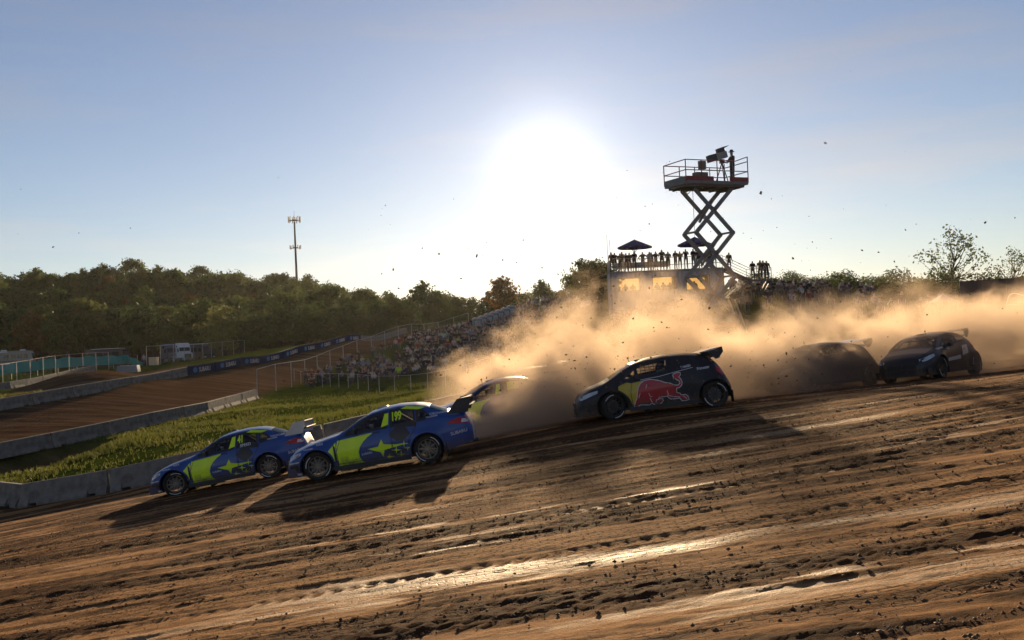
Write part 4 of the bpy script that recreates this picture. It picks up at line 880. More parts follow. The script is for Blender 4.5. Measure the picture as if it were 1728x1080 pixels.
# teal windbreak cloth: one sagging sheet
def windbreak():
    W = walk(line([(-30, 124), (60, 133), (130, 143), (195, 153), (215, 157), (245, 150)]), 1.6); o = thing('windbreak', 'teal fabric windbreak strung below the parked motorhome', 'windbreak', (W[0][0].x, W[0][0].y, hz(*W[0][0])))
    m = MB(); n = len(W); B = Vector(o.location); vs = []
    for i, (p, d) in enumerate(W):
        drop = max(0, (i-n*.78)/(n*.22)); z = hz(p.x, p.y)+.35; hgt = 1.35*(1-.75*drop)+.12*math.sin(i*1.9)
        for k in range(4): vs.append(Vector((p.x+.12*math.sin(i*2.1+k), p.y+.18*math.sin(i*1.3+k*1.1), z+.4*(1-drop)-.35*drop+hgt*k/3))-B)
    m.add(vs, [(4*i+k, 4*i+4+k, 4*i+5+k, 4*i+1+k) for i in range(n-1) for k in range(3)]); m.build('cloth', TEAL, o, smooth=True)
    for i in range(0, n, 3): p = W[i][0]; q = Vector((p.x, p.y+.25, hz(p.x, p.y)))-B; MB().tube(q, q+Vector((0, 0, 1.9)), .03, n=5).build('stake', GALV, o)
windbreak()

# ------------------------------------------------------------------ vehicles of the far paddock
WHT = mat('vehicle_white', (.62, .63, .64), .35, coat=.3); TRKB = mat('truck_navy', (.03, .04, .075), .35, coat=.4); TRKK = mat('truck_black', (.015, .016, .02), .3, coat=.4); GLSD = mat('dark_glass', (.02, .022, .028), .1, spec=.6); CHRM = mat('chrome', (.6, .6, .6), .2, .9); STRP = mat('motorhome_stripe', (.12, .10, .09), .4); TAN = mat('motorhome_beige', (.27, .25, .21), .45)
def wheels_for(o, spots, r=.5):
    for x, y in spots: MB().lathe([(.001, -.13), (r*.6, -.13), (r*.9, -.12), (r, -.06), (r, .06), (r*.9, .12), (.001, .12)], 16).build('wheel', RUB, o, (x, y, r))
def motorhome(px, D, rz):
    g = G(px, D); o = thing('motorhome', 'long beige motorhome with dark stripes parked by the wood', 'motorhome', g, rz)
    m = MB(); P = [(-5.2, .5), (4.6, .5), (5.0, .75), (5.1, 1.5), (4.9, 2.6), (4.5, 3.25), (3.8, 3.35), (-5.2, 3.35)]; m.prism(P, lambda a, b: (a, -1.25, b), lambda a, b: (a, 1.25, b)); m.build('body', TAN, o)
    for x, w in ((-4.2, 1.2), (-1.8, 1.4), (.3, .8), (1.6, .7), (2.7, .8), (3.8, .8)): MB().box((x, -1.262, 2.25), (w, .03, .75)).build('side_window', GLSD, o)
    MB().prism([(4.93, 1.55), (5.02, 1.6), (4.86, 2.75), (4.78, 2.7)], lambda a, b: (a+.1, -1.1, b), lambda a, b: (a+.1, 1.1, b)).build('windscreen', GLSD, o)
    MB().prism([(-5.2, 1.0), (2, 1.0), (4.9, 1.35), (4.9, 1.6), (1.5, 1.4), (-5.2, 1.5)], lambda a, b: (a, -1.27, b), lambda a, b: (a, -1.252, b)).build('stripe', STRP, o)
    MB().box((-2.9, -1.45, 1.9), (2.6, .5, 1.9)).build('slide_out', TAN, o)
    for x in (-3.5, -.5, 3.0): MB().box((x, 0, 3.5), (1.0, .8, .26), taper=.8).build('roof_unit', WHT, o)
    wheels_for(o, [(3.3, -1.15), (3.3, 1.15), (-2.2, -1.15), (-2.2, 1.15), (-3.2, -1.15)], .48)
    MB().beam((-5.2, -1.4, 3.15), (.5, -1.4, 3.2), .12, .14).build('awning', WHT, o)
motorhome(12, 198, R(12))
def semi(px, D, rz, m0, label):
    g = G(px, D); o = thing('truck', label, 'truck', g, rz)
    MB().prism([(-1.2, 1.0), (1.1, 1.0), (1.1, 2.3), (.75, 3.1), (.2, 3.75), (-.4, 3.95), (-1.2, 3.95)], lambda a, b: (a, -1.2, b), lambda a, b: (a, 1.2, b)).build('cab', m0, o)
    MB().prism([(1.1, .75), (2.9, .75), (3.05, 1.2), (2.9, 1.85), (1.1, 2.1)], lambda a, b: (a, -1.0, b), lambda a, b: (a, 1.0, b)).build('bonnet', m0, o)
    MB().box((3.06, 0, 1.3), (.08, 1.3, .9)).build('grille', CHRM, o); MB().box((3.15, 0, .65), (.25, 2.3, .4)).build('bumper', CHRM, o)
    MB().prism([(1.115, 2.3), (1.14, 2.3), (.8, 3.05), (.77, 3.05)], lambda a, b: (a, -1.05, b), lambda a, b: (a, 1.05, b)).build('windscreen', GLSD, o)
    MB().box((.45, -1.21, 2.5), (.8, .03, .7)).build('side_window', GLSD, o); MB().box((-.3, -1.21, 3.3), (.6, .03, .35)).build('sleeper_window', GLSD, o)
    MB().box((-3.2, 0, 1.0), (4.2, .9, .3)).build('chassis', TRKK, o); MB().tube((-1.3, -1.0, 1.0), (-1.3, -1.0, 4.1), .09).build('exhaust_stack', CHRM, o); MB().box((.9, -1.1, .6), (1.4, .35, .55)).build('fuel_tank', CHRM, o)
    for sd in (-1, 1): MB().box((1.2, sd*1.4, 2.5), (.12, .22, .5)).build('mirror', TRKK, o); MB().box((2.98, sd*.85, 1.25), (.1, .3, .25)).build('headlight', LAMPW, o)
    wheels_for(o, [(2.1, -1.0), (2.1, 1.0), (-3.4, -1.0), (-4.6, -1.0), (-3.4, 1.0), (-4.6, 1.0)], .52)
semi(287, 205, R(-42), TRKB, 'navy semi truck parked beside the white one'); semi(310, 203, R(-55), WHT, 'white semi truck with a tall sleeper cab, between two dark trucks')
def coach(px, D, rz, m0, label, Ln=9):
    g = G(px, D); o = thing('coach', label, 'coach', g, rz)
    P = [(-Ln/2, .4), (Ln/2-.2, .4), (Ln/2, .9), (Ln/2-.05, 2.2), (Ln/2-.6, 3.2), (Ln/2-1.2, 3.5), (-Ln/2, 3.5)]; MB().prism(P, lambda a, b: (a, -1.27, b), lambda a, b: (a, 1.27, b)).build('body', m0, o)
    MB().prism([(Ln/2-.03, 1.2), (Ln/2+.04, 1.2), (Ln/2-.5, 3.1), (Ln/2-.57, 3.1)], lambda a, b: (a, -1.1, b), lambda a, b: (a, 1.1, b)).build('windscreen', GLSD, o)
    for k in range(4): MB().box((-Ln/2+1.3+k*1.9, -1.28, 2.4), (1.6, .03, .8)).build('side_window', GLSD, o)
    MB().box((0, 0, 3.56), (Ln-2.4, 2.5, .1)).build('roof_cap', WHT, o)
    for sd in (-1, 1): MB().path([(Ln/2-.3, sd*1.2, 2.9), (Ln/2+.4, sd*1.45, 2.9), (Ln/2+.4, sd*1.45, 2.2)], .05).build('mirror', TRKK, o); MB().box((Ln/2, sd*.95, .85), (.1, .4, .22)).build('headlight', LAMPW, o)
    wheels_for(o, [(Ln/2-2.2, -1.15), (Ln/2-2.2, 1.15), (-Ln/2+2.2, -1.15), (-Ln/2+2.2, 1.15)], .5)
coach(338, 208, R(-48), TRKK, 'black coach parked beside the white truck, under the tree'); coach(183, 215, R(-10), TRKK, 'dark coach with a pale rounded roof edge behind the teal windbreak')
def parked_car(px, D, rz, m0, label, grp=None):
    g = G(px, D); o = thing('parked_car', label, 'car', g, rz, grp)
    MB().prism([(-2.2, .35), (2.2, .35), (2.25, .7), (1.3, .95), (.7, 1.45), (-1.2, 1.5), (-2.0, 1.0), (-2.25, .8)], lambda a, b: (a, -.88, b), lambda a, b: (a, .88, b)).build('body', m0, o)
    for a in ([(-1.1, 1.0), (-.1, .98), (-.1, 1.4), (-1.05, 1.42)], [(0, .98), (1.05, .95), (.65, 1.36), (0, 1.4)]): MB().prism(a, lambda x, z: (x, -.895, z), lambda x, z: (x, -.87, z)).build('side_window', GLSD, o)
    wheels_for(o, [(1.4, -.75), (-1.4, -.75), (1.4, .75), (-1.4, .75)], .33)
parked_car(6, 176, R(8), WHT, 'white car parked below the motorhome'); parked_car(30, 180, R(-20), TRKK, 'black car parked below the motorhome')
# straw bale / crate / tarpaulin by the dirt mound
g = G(260, 145); o = thing('crate', 'pale glowing crate at the end of the teal windbreak', 'crate', g); MB().box((0, 0, .6), (1.15, 1.0, 1.1)).build('box', mat('pale_wood', (.55, .42, .28), .8), o); MB().box((0, 0, 1.18), (1.25, 1.1, .07)).build('lid', mat('pale_wood'  , (.55, .42, .28)), o)
g = G(217, 132); o = thing('water_tank', 'grey ribbed tank lying by the dirt mound', 'tank', g); MB().box((0, 0, .55), (2.9, 1.2, .95), taper=.9).build('shell', mat('tank_grey', (.22, .23, .25), .6), o)
for k in range(4): MB().box((-1.05+.7*k, -.62, .55), (.08, .06, .9)).build('rib', mat('tank_grey', (.22, .23, .25), .6), o)

# ------------------------------------------------------------------ telecom mast
p = G(503, 352); o = thing('telecom_mast', 'tall monopole phone mast rising from the wooded hill', 'mast', p); top = PX(500, 361, 352).z-p.z; MT = mat('mast_steel', (.10, .10, .10), .6)
MB().tube((0, 0, 0), (0, 0, top-1), .5, .3, n=12).build('pole', MT, o)
for zt, nn, rr in ((top-2.2, 9, 2.1), (top-12, 7, 1.9)):
    MB().tube((0, 0, zt), (0, 0, zt+.3), rr*.55, n=3).build('mount_ring', MT, o)
    for k in range(nn):
        a = 2*math.pi*k/nn; c = Vector((rr*math.cos(a), rr*math.sin(a), zt)); MB().beam((0, 0, zt), c, .12, .12).build('bracket', MT, o); MB().box(c+Vector((0, 0, .3)), (.26, .26, 2.2 if rr > 2 else 1.4)).build('antenna', MT, o)
MB().tube((0, 0, top-1), (0, 0, top+1.2), .05).build('lightning_rod', MT, o)
# ------------------------------------------------------------------ trees
BARK = mat('bark', (.06, .048, .038), .95, var=.3, scale=4, bump=.5)
def leaf_mat(name, c0, c1):
    m = bpy.data.materials.new(name); m.use_nodes = True; nt = m.node_tree; L = nt.links.new; b = nt.nodes['Principled BSDF']; b.inputs['Roughness'].default_value = .65; b.inputs['Specular IOR Level'].default_value = .2
    oi = nt.nodes.new('ShaderNodeObjectInfo'); tc = nt.nodes.new('ShaderNodeTexCoord'); n = nt.nodes.new('ShaderNodeTexNoise'); n.inputs['Scale'].default_value = .6; n.inputs['Detail'].default_value = 5; L(tc.outputs['Object'], n.inputs['Vector'])
    a = nt.nodes.new('ShaderNodeMath'); a.operation = 'MULTIPLY_ADD'; L(oi.outputs['Random'], a.inputs[0]); a.inputs[1].default_value = .5; L(n.outputs['Fac'], a.inputs[2])
    r = nt.nodes.new('ShaderNodeMapRange'); r.inputs['From Min'].default_value = .4; r.inputs['From Max'].default_value = 1.1; L(a.outputs[0], r.inputs['Value'])
    x = nt.nodes.new('ShaderNodeMix'); x.data_type = 'RGBA'; x.inputs[6].default_value = (*c0, 1); x.inputs[7].default_value = (*c1, 1); L(r.outputs[0], x.inputs['Factor']); L(x.outputs[2], b.inputs['Base Color'])
    t = nt.nodes.new('ShaderNodeBsdfTranslucent'); L(x.outputs[2], t.inputs['Color']); s = nt.nodes.new('ShaderNodeMixShader'); s.inputs[0].default_value = .35; L(b.outputs[0], s.inputs[1]); L(t.outputs[0], s.inputs[2]); L(s.outputs[0], nt.nodes['Material Output'].inputs['Surface'])
    return m
LEAFG = leaf_mat('leaf_green', (.05, .082, .018), (.11, .125, .028)); LEAFO = leaf_mat('leaf_autumn', (.12, .075, .018), (.20, .10, .02)); LEAFD = leaf_mat('leaf_dark', (.034, .062, .016), (.075, .098, .024))
def crown_mesh(name, seed, H, W, nclump, nleaf, leaf, mt, base=.28, skew=0, clump_r=.24):
    """many leaf-sized faces gathered in clumps through the crown's volume"""
    g = np.random.default_rng(seed); V = []
    cs = []
    while len(cs) < nclump:
        u = g.normal(size=3); u /= np.linalg.norm(u); r = g.random()**.35; z = base+(1-base)*(.5+.5*u[2]*r)
        prof = math.sin(min(1, (z-base)/(1-base)*1.02+.10)*math.pi*.86+.25)**.7 if z < 1 else .3
        cs.append((u[0]*r*W*.5*prof*(1+.35*(g.random()-.5)), u[1]*r*W*.5*prof*(1+.35*(g.random()-.5)), z*H))
    cs = np.array(cs); N = nclump*nleaf; c = np.repeat(cs, nleaf, 0); rad = np.repeat(W*clump_r*(.55+.8*g.random(nclump)), nleaf)
    d = g.normal(size=(N, 3)); d /= np.linalg.norm(d, axis=1)[:, None]; p = c+d*(rad*g.random(N)**.45)[:, None]*np.array([1, 1, .62])
    a = g.normal(size=(N, 3))+d*.6; a /= np.linalg.norm(a, axis=1)[:, None]; b = np.cross(a, g.normal(size=(N, 3))); b /= np.linalg.norm(b, axis=1)[:, None]; e = np.cross(a, b); s = (leaf*(.6+.8*g.random(N)))[:, None]
    V = np.stack([p-b*s-e*s*.5, p+b*s*.2-e*s*.62, p+b*s+e*s*.1, p-b*s*.1+e*s*.6], 1).reshape(-1, 3); V[:, 0] += skew*V[:, 2]
    F = np.arange(N*4).reshape(-1, 4); return npmesh(name, V, F, mt), cs
def trunk_mesh(H, W, cs, seed, r=.22, nb=9):
    g = random.Random(seed); m = MB(); pts = [Vector((0, 0, -1.2))]
    for k in range(1, 7): pts.append(Vector((g.uniform(-.12, .12)*k*.4, g.uniform(-.12, .12)*k*.4, H*.78*k/6)))
    for i in range(6): m.tube(pts[i], pts[i+1], r*(1-i/7), r*(1-(i+1)/7), 7)
    for q in g.sample(list(cs), min(nb, len(cs))):
        q = Vector(q); k = min(5, max(1, int(q.z/H*5.2))); a = pts[k]; mid = (a+q)/2+Vector((0, 0, -.05*H)); m.tube(a, mid, r*.4, r*.22, 5); m.tube(mid, q, r*.22, r*.06, 5)
    return m.mesh('trunk', BARK, True, False)
TV = []
for k, (H, W, nc, nl, lf, mt, bs) in enumerate([(14, 9.5, 46, 60, .36, LEAFG, .22), (12, 9, 42, 60, .36, LEAFD, .2), (16, 9, 50, 60, .36, LEAFG, .25), (11, 8, 38, 56, .34, LEAFO, .25), (13, 11, 50, 60, .38, LEAFD, .18), (9, 7.5, 34, 56, .33, LEAFG, .15), (5, 7.5, 46, 60, .17, LEAFG, -.1), (4, 7, 44, 60, .16, LEAFD, -.15)]):
    cm, cs = crown_mesh('crown', 100+k, H, W, nc, nl, lf, mt, bs); TV.append((cm, trunk_mesh(H, W, cs, k), H))
def tree(kind, p, s, label, group, rz=None, name='broadleaf_tree', sx=1):
    cm, tm, H = TV[kind]; o = thing(name, label, 'tree', p, rng.uniform(0, 6.28) if rz is None else rz, group); o.scale = (s*sx, s*sx, s); link('trunk', tm, o); link('crown', cm, o); return o
KL = {0: 'green', 1: 'dark green', 2: 'tall green', 3: 'russet autumn', 4: 'broad dark green', 5: 'small green', 6: 'bushy green', 7: 'bushy dark green'}
# wooded hill at the left
def hill_trees():
    n = 0; WH = ['at the foot of the hill wood', 'half way up the wooded hill', 'on the crest of the wooded hill']
    for row, (D, step, a, b) in enumerate([(232, 26, -30, 640), (250, 24, -40, 660), (272, 22, -40, 660), (296, 21, -30, 640), (322, 20, -30, 620), (346, 19, -40, 600)]):
        px = a+rng.uniform(0, 15)
        while px < b:
            DD = D+rng.uniform(-9, 9); p = G(px, DD); k = rng.choices([0, 1, 2, 3, 4, 5], [4, 4, 3, 1 if row > 2 else .35, 4, 1])[0]; s = rng.uniform(.78, 1.12)*(1 if px < 560 else .8)
            tree(k, p, s, '%s tree %s' % (KL[k], WH[row//2]), 'trees %s, %s' % (WH[row//2], KL[k])); n += 1; px += step*rng.uniform(.75, 1.3)
    return n
print('hill trees', hill_trees())
TV.append((crown_mesh('crown', 177, 11, 9.5, 46, 60, .30, leaf_mat('leaf_pale', (.11, .13, .03), (.20, .19, .05)), .1)[0], TV[0][1], 11))
tree(8, G(382, 192), .95, 'lone bright green tree at the foot of the wood beside the coach', None, sx=1.05)
for px, D, k, s in ((430, 190, 4, .62), (470, 196, 0, .7), (520, 190, 4, .66), (560, 205, 5, .9), (600, 200, 4, .65), (640, 215, 1, .7), (500, 215, 1, .8), (585, 225, 0, .8), (665, 230, 0, .75), (450, 215, 2, .7)):
    tree(k, G(px, D), s, '%s tree behind the bend of the middle track' % KL[k], 'trees behind the bend, '+KL[k], sx=1.1)
for px, D, k, s in ((690, 235, 1, .8), (715, 220, 0, .85), (738, 225, 2, .7), (755, 235, 4, .75), (775, 215, 5, .85), (800, 225, 1, .62), (825, 230, 4, .6), (850, 215, 3, .95), (868, 225, 5, .8), (892, 210, 4, .5), (918, 200, 0, .55), (945, 205, 5, .65), (965, 200, 2, .5), (845, 240, 4, .6), (705, 250, 4, .7), (885, 235, 1, .6)):
    tree(k, G(px, D), s, '%s tree on the skyline behind the spectators' % KL[k], 'skyline trees behind the spectators, '+KL[k])
for px, D, k, s in ((985, 112, 0, .42), (1005, 108, 5, .62), (1018, 105, 4, .40)): tree(k, G(px, D), s, 'leafy %s tree against the end of the container stand' % KL[k], 'trees at the end of the container, '+KL[k])
for px, D, k, s in ((1330, 125, 5, .5), (1370, 120, 4, .34), (1400, 118, 0, .36), (1430, 120, 5, .55), (1455, 115, 4, .40), (1485, 118, 1, .42), (1512, 112, 5, .62), (1540, 108, 4, .44), (1570, 104, 0, .40), (1595, 100, 5, .62), (1640, 102, 4, .42), (1665, 100, 5, .6), (1690, 98, 0, .40), (1715, 98, 4, .42), (1745, 96, 5, .6), (1560, 98, 5, .45), (1610, 96, 4, .33), (1300, 130, 1, .35)):
    k = 6 + (k in (1, 4)); tree(k, G(px, D), s*1.0, 'low %s scrub along the ridge beyond the advertising wall' % KL[k], 'scrub along the ridge, '+KL[k], name='scrub_tree', sx=1.25)
for i in range(22):
    px = 1285+i*21+rng.uniform(-6, 6); k = rng.choice([6, 7]); tree(k, G(px, rng.uniform(98, 108)), rng.uniform(.34, .52), '%s bush in the hedge behind the advertising wall' % KL[k], 'hedge bushes, '+KL[k], name='hedge_bush', sx=1.3)
# sparse tall tree
cm, cs = crown_mesh('crown', 301, 9.2, 8.4, 62, 20, .15, LEAFG, .20, clump_r=.13); tm = trunk_mesh(9.2, 8, cs, 9, .16, 44)
def sparse(px, D, s, label):
    o = thing('sparse_tree', label, 'tree', G(px, D), .4); o.scale = (s, s, s); link('trunk', tm, o); link('crown', cm, o)
sparse(1610, 105, .86, 'tall thin leaved tree with sky showing through its open crown'); sparse(1712, 103, .62, 'smaller open crowned tree at the edge of the ridge')

# ------------------------------------------------------------------ grass
def grass():
    N = 60000
    u = nrng.random(N); px = nrng.random(N)*760-30; D = 36.8+nrng.random(N)**1.5*48
    dx = (px-864)/1680; x = D*dx; y = D*1.0
    x = x*1.0; z = HZ(x, y); inside = np.ones(N, bool)
    inside &= (y > near_edge(x)+.25) & (poly_mask(x, y, TRACK2, .8) < .3)
    inside &= poly_mask(x, y, [tuple(G(a, D_)[:2]) for a, D_ in [(-40, 46.5), (60, 47.5), (160, 50.5), (215, 57), (120, 57.2), (-40, 52.8)]], .5) < .5
    inside &= nrng.random(N) < np.clip(fbm(x*.28, y*.28, 4, 7, .65)*4.2-1.65, .06, 1)
    x, y, z = x[inside], y[inside], z[inside]; N = len(x); h = .10+.16*nrng.random(N)**2; tall = (y-near_edge(x)) < 2.2; h = np.where(tall & (nrng.random(N) < .5), h*2.2, h)
    a = nrng.random(N)*6.28; w = .02+.02*nrng.random(N); lx = nrng.normal(size=N)*h*.35; ly = nrng.normal(size=N)*h*.35
    P = np.stack([x, y, z-.03], -1); wv = np.stack([np.cos(a)*w, np.sin(a)*w, 0*a], -1); T = P+np.stack([lx, ly, h+.03], -1)
    wv2 = np.stack([-np.sin(a)*w, np.cos(a)*w, 0*a], -1); T2 = P+np.stack([-ly*1.2, lx, h*.8+.03], -1)
    V = np.stack([P-wv, P+wv, T, P-wv2, P+wv2, T2], 1).reshape(-1, 3); F = np.arange(len(V)).reshape(-1, 3)
    tag(link('grass', npmesh('grass', V, F, leaf_mat('grass_blade', (.05, .085, .010), (.17, .16, .035)))), 'short rough grass covering the bank', 'grass', kind='stuff')
grass()
# ------------------------------------------------------------------ people
SKINM = mat('skin', (.27, .165, .12), .6, var=.05); HAIRM = mat('hair', (.03, .022, .016), .8); SHOEM = mat('shoe', (.03, .03, .032), .7)
SHIRT = mat('shirt', (1, 1, 1), .85, var=.12, scale=9, objcol=True); TROUS = mat('trousers', (.03, .035, .05), .85, var=.2); SHORT = mat('beige_shorts', (.15, .13, .10), .85)
def person_mesh(name, J, hat=False, sub=1, trous=TROUS):
    """J: joint positions; one skinned surface from pelvis to fingers"""
    names = list(J); E = [('pelvis', 'waist'), ('waist', 'chest'), ('chest', 'neck'), ('neck', 'head0'), ('head0', 'head1')]
    for s in 'LR': E += [('chest', 'sh'+s), ('sh'+s, 'el'+s), ('el'+s, 'wr'+s), ('wr'+s, 'ha'+s), ('pelvis', 'hi'+s), ('hi'+s, 'kn'+s), ('kn'+s, 'an'+s), ('an'+s, 'to'+s)]
    rad = dict(pelvis=.135, waist=.125, chest=.15, neck=.058, head0=.088, head1=.082, sh=.07, el=.047, wr=.033, ha=.038, hi=.092, kn=.062, an=.045, to=.042)
    me = bpy.data.meshes.new(name); me.from_pydata([J[n] for n in names], [(names.index(a), names.index(b)) for a, b in E], [])
    o = bpy.data.objects.new(name, me); COL.objects.link(o); md = o.modifiers.new('s', 'SKIN'); sv = me.skin_vertices[0].data
    for i, n in enumerate(names):
        r = rad.get(n, rad.get(n[:2])); sv[i].radius = (r*(1.18 if n in ('chest', 'pelvis', 'waist') else 1), r*(.86 if n in ('chest', 'waist') else 1)); sv[i].use_root = n == 'pelvis'
    sb = o.modifiers.new('u', 'SUBSURF'); sb.levels = sub; sb.render_levels = sub
    dg = bpy.context.evaluated_depsgraph_get(); out = bpy.data.meshes.new_from_object(o.evaluated_get(dg)); bpy.data.objects.remove(o)
    out.name = name; out.materials.clear()
    for m in (SHIRT, trous, SKINM, HAIRM, SHOEM): out.materials.append(m)
    segs = []
    for a, b in E:
        k = 0 if b in ('waist', 'chest') or b.startswith('sh') or b.startswith('el') else 1 if b[:2] in ('hi', 'kn', 'an') else 4 if b[:2] == 'to' else 2
        segs.append((Vector(J[a]), Vector(J[b]), k))
    hd = (Vector(J['head0'])+Vector(J['head1']))/2; fw = Vector(J.get('face', (0, -1, 0)))
    for p in out.polygons:
        c = p.center; best = (9, 0)
        for a, b, k in segs:
            ab = b-a; t = min(1, max(0, (c-a).dot(ab)/ab.length_squared)); d = (c-a-ab*t).length
            if d < best[0]: best = (d, k)
        k = best[1]
        if (c-hd).length < .17 and c.z > J['neck'][2]+.05: k = 3 if (c.z > hd.z+.035 or (c.y > hd.y+.01 and c.z > hd.z-.06)) else 2
        p.material_index = k; p.use_smooth = True
    return out
def pose(arms='down', legs='stand', lean=0):
    J = {}; dz = 0 if legs in ('stand', 'walk') else {'ground': -.72, 'chair': -.42}[legs]
    J['pelvis'] = (0, 0, .95+dz); J['waist'] = (0, lean*.3, 1.12+dz); J['chest'] = (0, lean*.7, 1.36+dz); J['neck'] = (0, lean, 1.50+dz); J['head0'] = (0, lean-.01, 1.60+dz); J['head1'] = (0, lean-.01, 1.70+dz)
    for s, q in (('L', -1), ('R', 1)):
        J['sh'+s] = (.19*q, lean*.8, 1.42+dz)
        a = {'down': ((.25, .02, 1.14), (.27, -.06, .90), (.27, -.10, .80)), 'fold': ((.26, -.02, 1.16), (.10, -.24, 1.18), (-.04, -.25, 1.19)), 'phone': ((.27, -.12, 1.20), (.14, -.30, 1.42), (.09, -.33, 1.52)),
             'hips': ((.38, .06, 1.18), (.24, -.05, 1.02), (.18, -.09, .99)), 'up': ((.33, -.02, 1.55), (.30, -.06, 1.80), (.28, -.08, 1.90)), 'knees': ((.26, -.14, 1.17), (.18, -.36, 1.08), (.12, -.44, 1.08)), 'wheel': ((.28, -.10, 1.18), (.22, -.36, 1.20), (.18, -.46, 1.22))}[arms]
        if arms == 'mix': pass
        for n, p in zip(('el', 'wr', 'ha'), a): J[n+s] = (p[0]*q, p[1]+lean*.6, p[2]+dz)
        l = {'stand': ((.10, 0, .90), (.115, -.02, .50), (.12, .02, .085), (.14, -.13, .045)), 'walk': ((.10, 0, .90), (.11, -.12*q-.05, .50), (.11, -.26*q+.02, .085), (.12, -.26*q-.12, .05)),
             'ground': ((.10, -.02, .20), (.17, -.40, .50), (.15, -.62, .085), (.16, -.76, .05)), 'chair': ((.10, -.02, .50), (.13, -.44, .52), (.13, -.46, .085), (.14, -.6, .045))}[legs]
        for n, p in zip(('hi', 'kn', 'an', 'to'), l): J[n+s] = (p[0]*q, p[1], p[2])
    return J
PM = {'stand': person_mesh('person', pose('down')), 'arms folded': person_mesh('person', pose('fold')), 'filming': person_mesh('person', pose('phone'), trous=SHORT), 'hips': person_mesh('person', pose('hips')), 'walk': person_mesh('person', pose('down', 'walk'), trous=SHORT), 'ground': person_mesh('person', pose('knees', 'ground')), 'chair': person_mesh('person', pose('knees', 'chair'), trous=SHORT), 'cheer': person_mesh('person', pose('up'))}
PTXT = {'stand': 'standing', 'arms folded': 'with folded arms', 'filming': 'with hands raised', 'hips': 'with hands on hips', 'walk': 'walking', 'ground': 'sitting, knees up,', 'chair': 'seated', 'cheer': 'with both arms up'}
SHC = [('black', (.015, .015, .018)), ('navy', (.02, .03, .075)), ('grey', (.14, .14, .15)), ('white', (.60, .60, .60)), ('red', (.30, .03, .03)), ('olive', (.07, .075, .035)), ('light blue', (.22, .32, .48)), ('brown', (.11, .065, .04)), ('lime', (.45, .75, .05)), ('orange', (.45, .13, .03))]
SHW = [7, 6, 5, 3.5, 2, 3, 2, 3, .25, .4]
def person(p, pz, rz, where, grp, s=None, col=None, lift=0):
    k = rng.choices(range(len(SHC)), SHW)[0] if col is None else col
    o = link('person', PM[pz], None, (p[0], p[1], p[2]+lift), (0, 0, rz)); s = rng.uniform(.93, 1.05) if s is None else s; o.scale = (s*rng.uniform(.95, 1.12), s, s); o.color = (*[c*rng.uniform(.45, .8) for c in SHC[k][1]], 1)
    return tag(o, 'person in %s top %s %s' % (SHC[k][0], PTXT[pz], where), 'person', '%s, %s top, %s' % (grp, SHC[k][0], pz))
def crowd(n, px0, px1, d0, d1, poses, where, grp, face=0):
    out = []
    for _ in range(n):
        px = rng.uniform(px0, px1); D = rng.uniform(d0(px), d1(px)); out.append((px, D, rng.choice(poses), face+rng.uniform(-.7, .7)))
    for px, D, pz, rz in out: person(G(px, D), pz, rz, where, grp)
ip = lambda *q: (lambda x: float(np.interp(x, q[::2], q[1::2])))
ST = ['stand', 'arms folded', 'filming', 'hips', 'walk', 'stand']; SI = ['ground', 'ground', 'chair', 'arms folded']
crowd(30, 516, 600, ip(516, 94, 600, 100), ip(516, 99, 600, 114), ['stand', 'ground', 'ground', 'arms folded', 'hips'], 'at the tall wire fence corner', 'people at the fence corner')
for px, D, pz, c in ((578, 112, 'hips', 0), (588, 114, 'stand', 6), (592, 114, 'stand', 0), (606, 117, 'stand', 5), (630, 121, 'arms folded', 2), (634, 120, 'filming', 2), (646, 125, 'hips', 0), (658, 127, 'stand', 7), (668, 129, 'stand', 3), (675, 130, 'walk', 4), (684, 132, 'stand', 0)): person(G(px, D), pz, rng.uniform(-1, 1), 'on the grass edge by the middle track', 'people on the grass edge', col=c)
crowd(72, 600, 860, ip(600, 97, 720, 88, 860, 86), ip(600, 112, 720, 112, 860, 106), SI, 'on the dark grass slope', 'people on the grass slope')
crowd(92, 700, 1000, ip(700, 112, 860, 108, 1000, 98), ip(700, 134, 860, 128, 1000, 114), ST+['chair', 'ground'], 'in the thick of the hill crowd', 'people in the hill crowd')
crowd(34, 1036, 1180, ip(1036, 70, 1180, 66), ip(1036, 82, 1180, 82), ST+['ground'], 'below the container stand', 'people below the container')
crowd(30, 1225, 1720, ip(1225, 72, 1720, 60), ip(1225, 86, 1720, 74), ST, 'on the bank by the advertising wall', 'people by the advertising wall')
crowd(10, 5, 180, ip(5, 128, 180, 156), ip(5, 130, 180, 158), ST, 'behind the teal windbreak', 'people behind the windbreak')
person(G(243, 148), 'stand', .3, 'at the end of the teal windbreak', 'marshal by the windbreak', col=6)
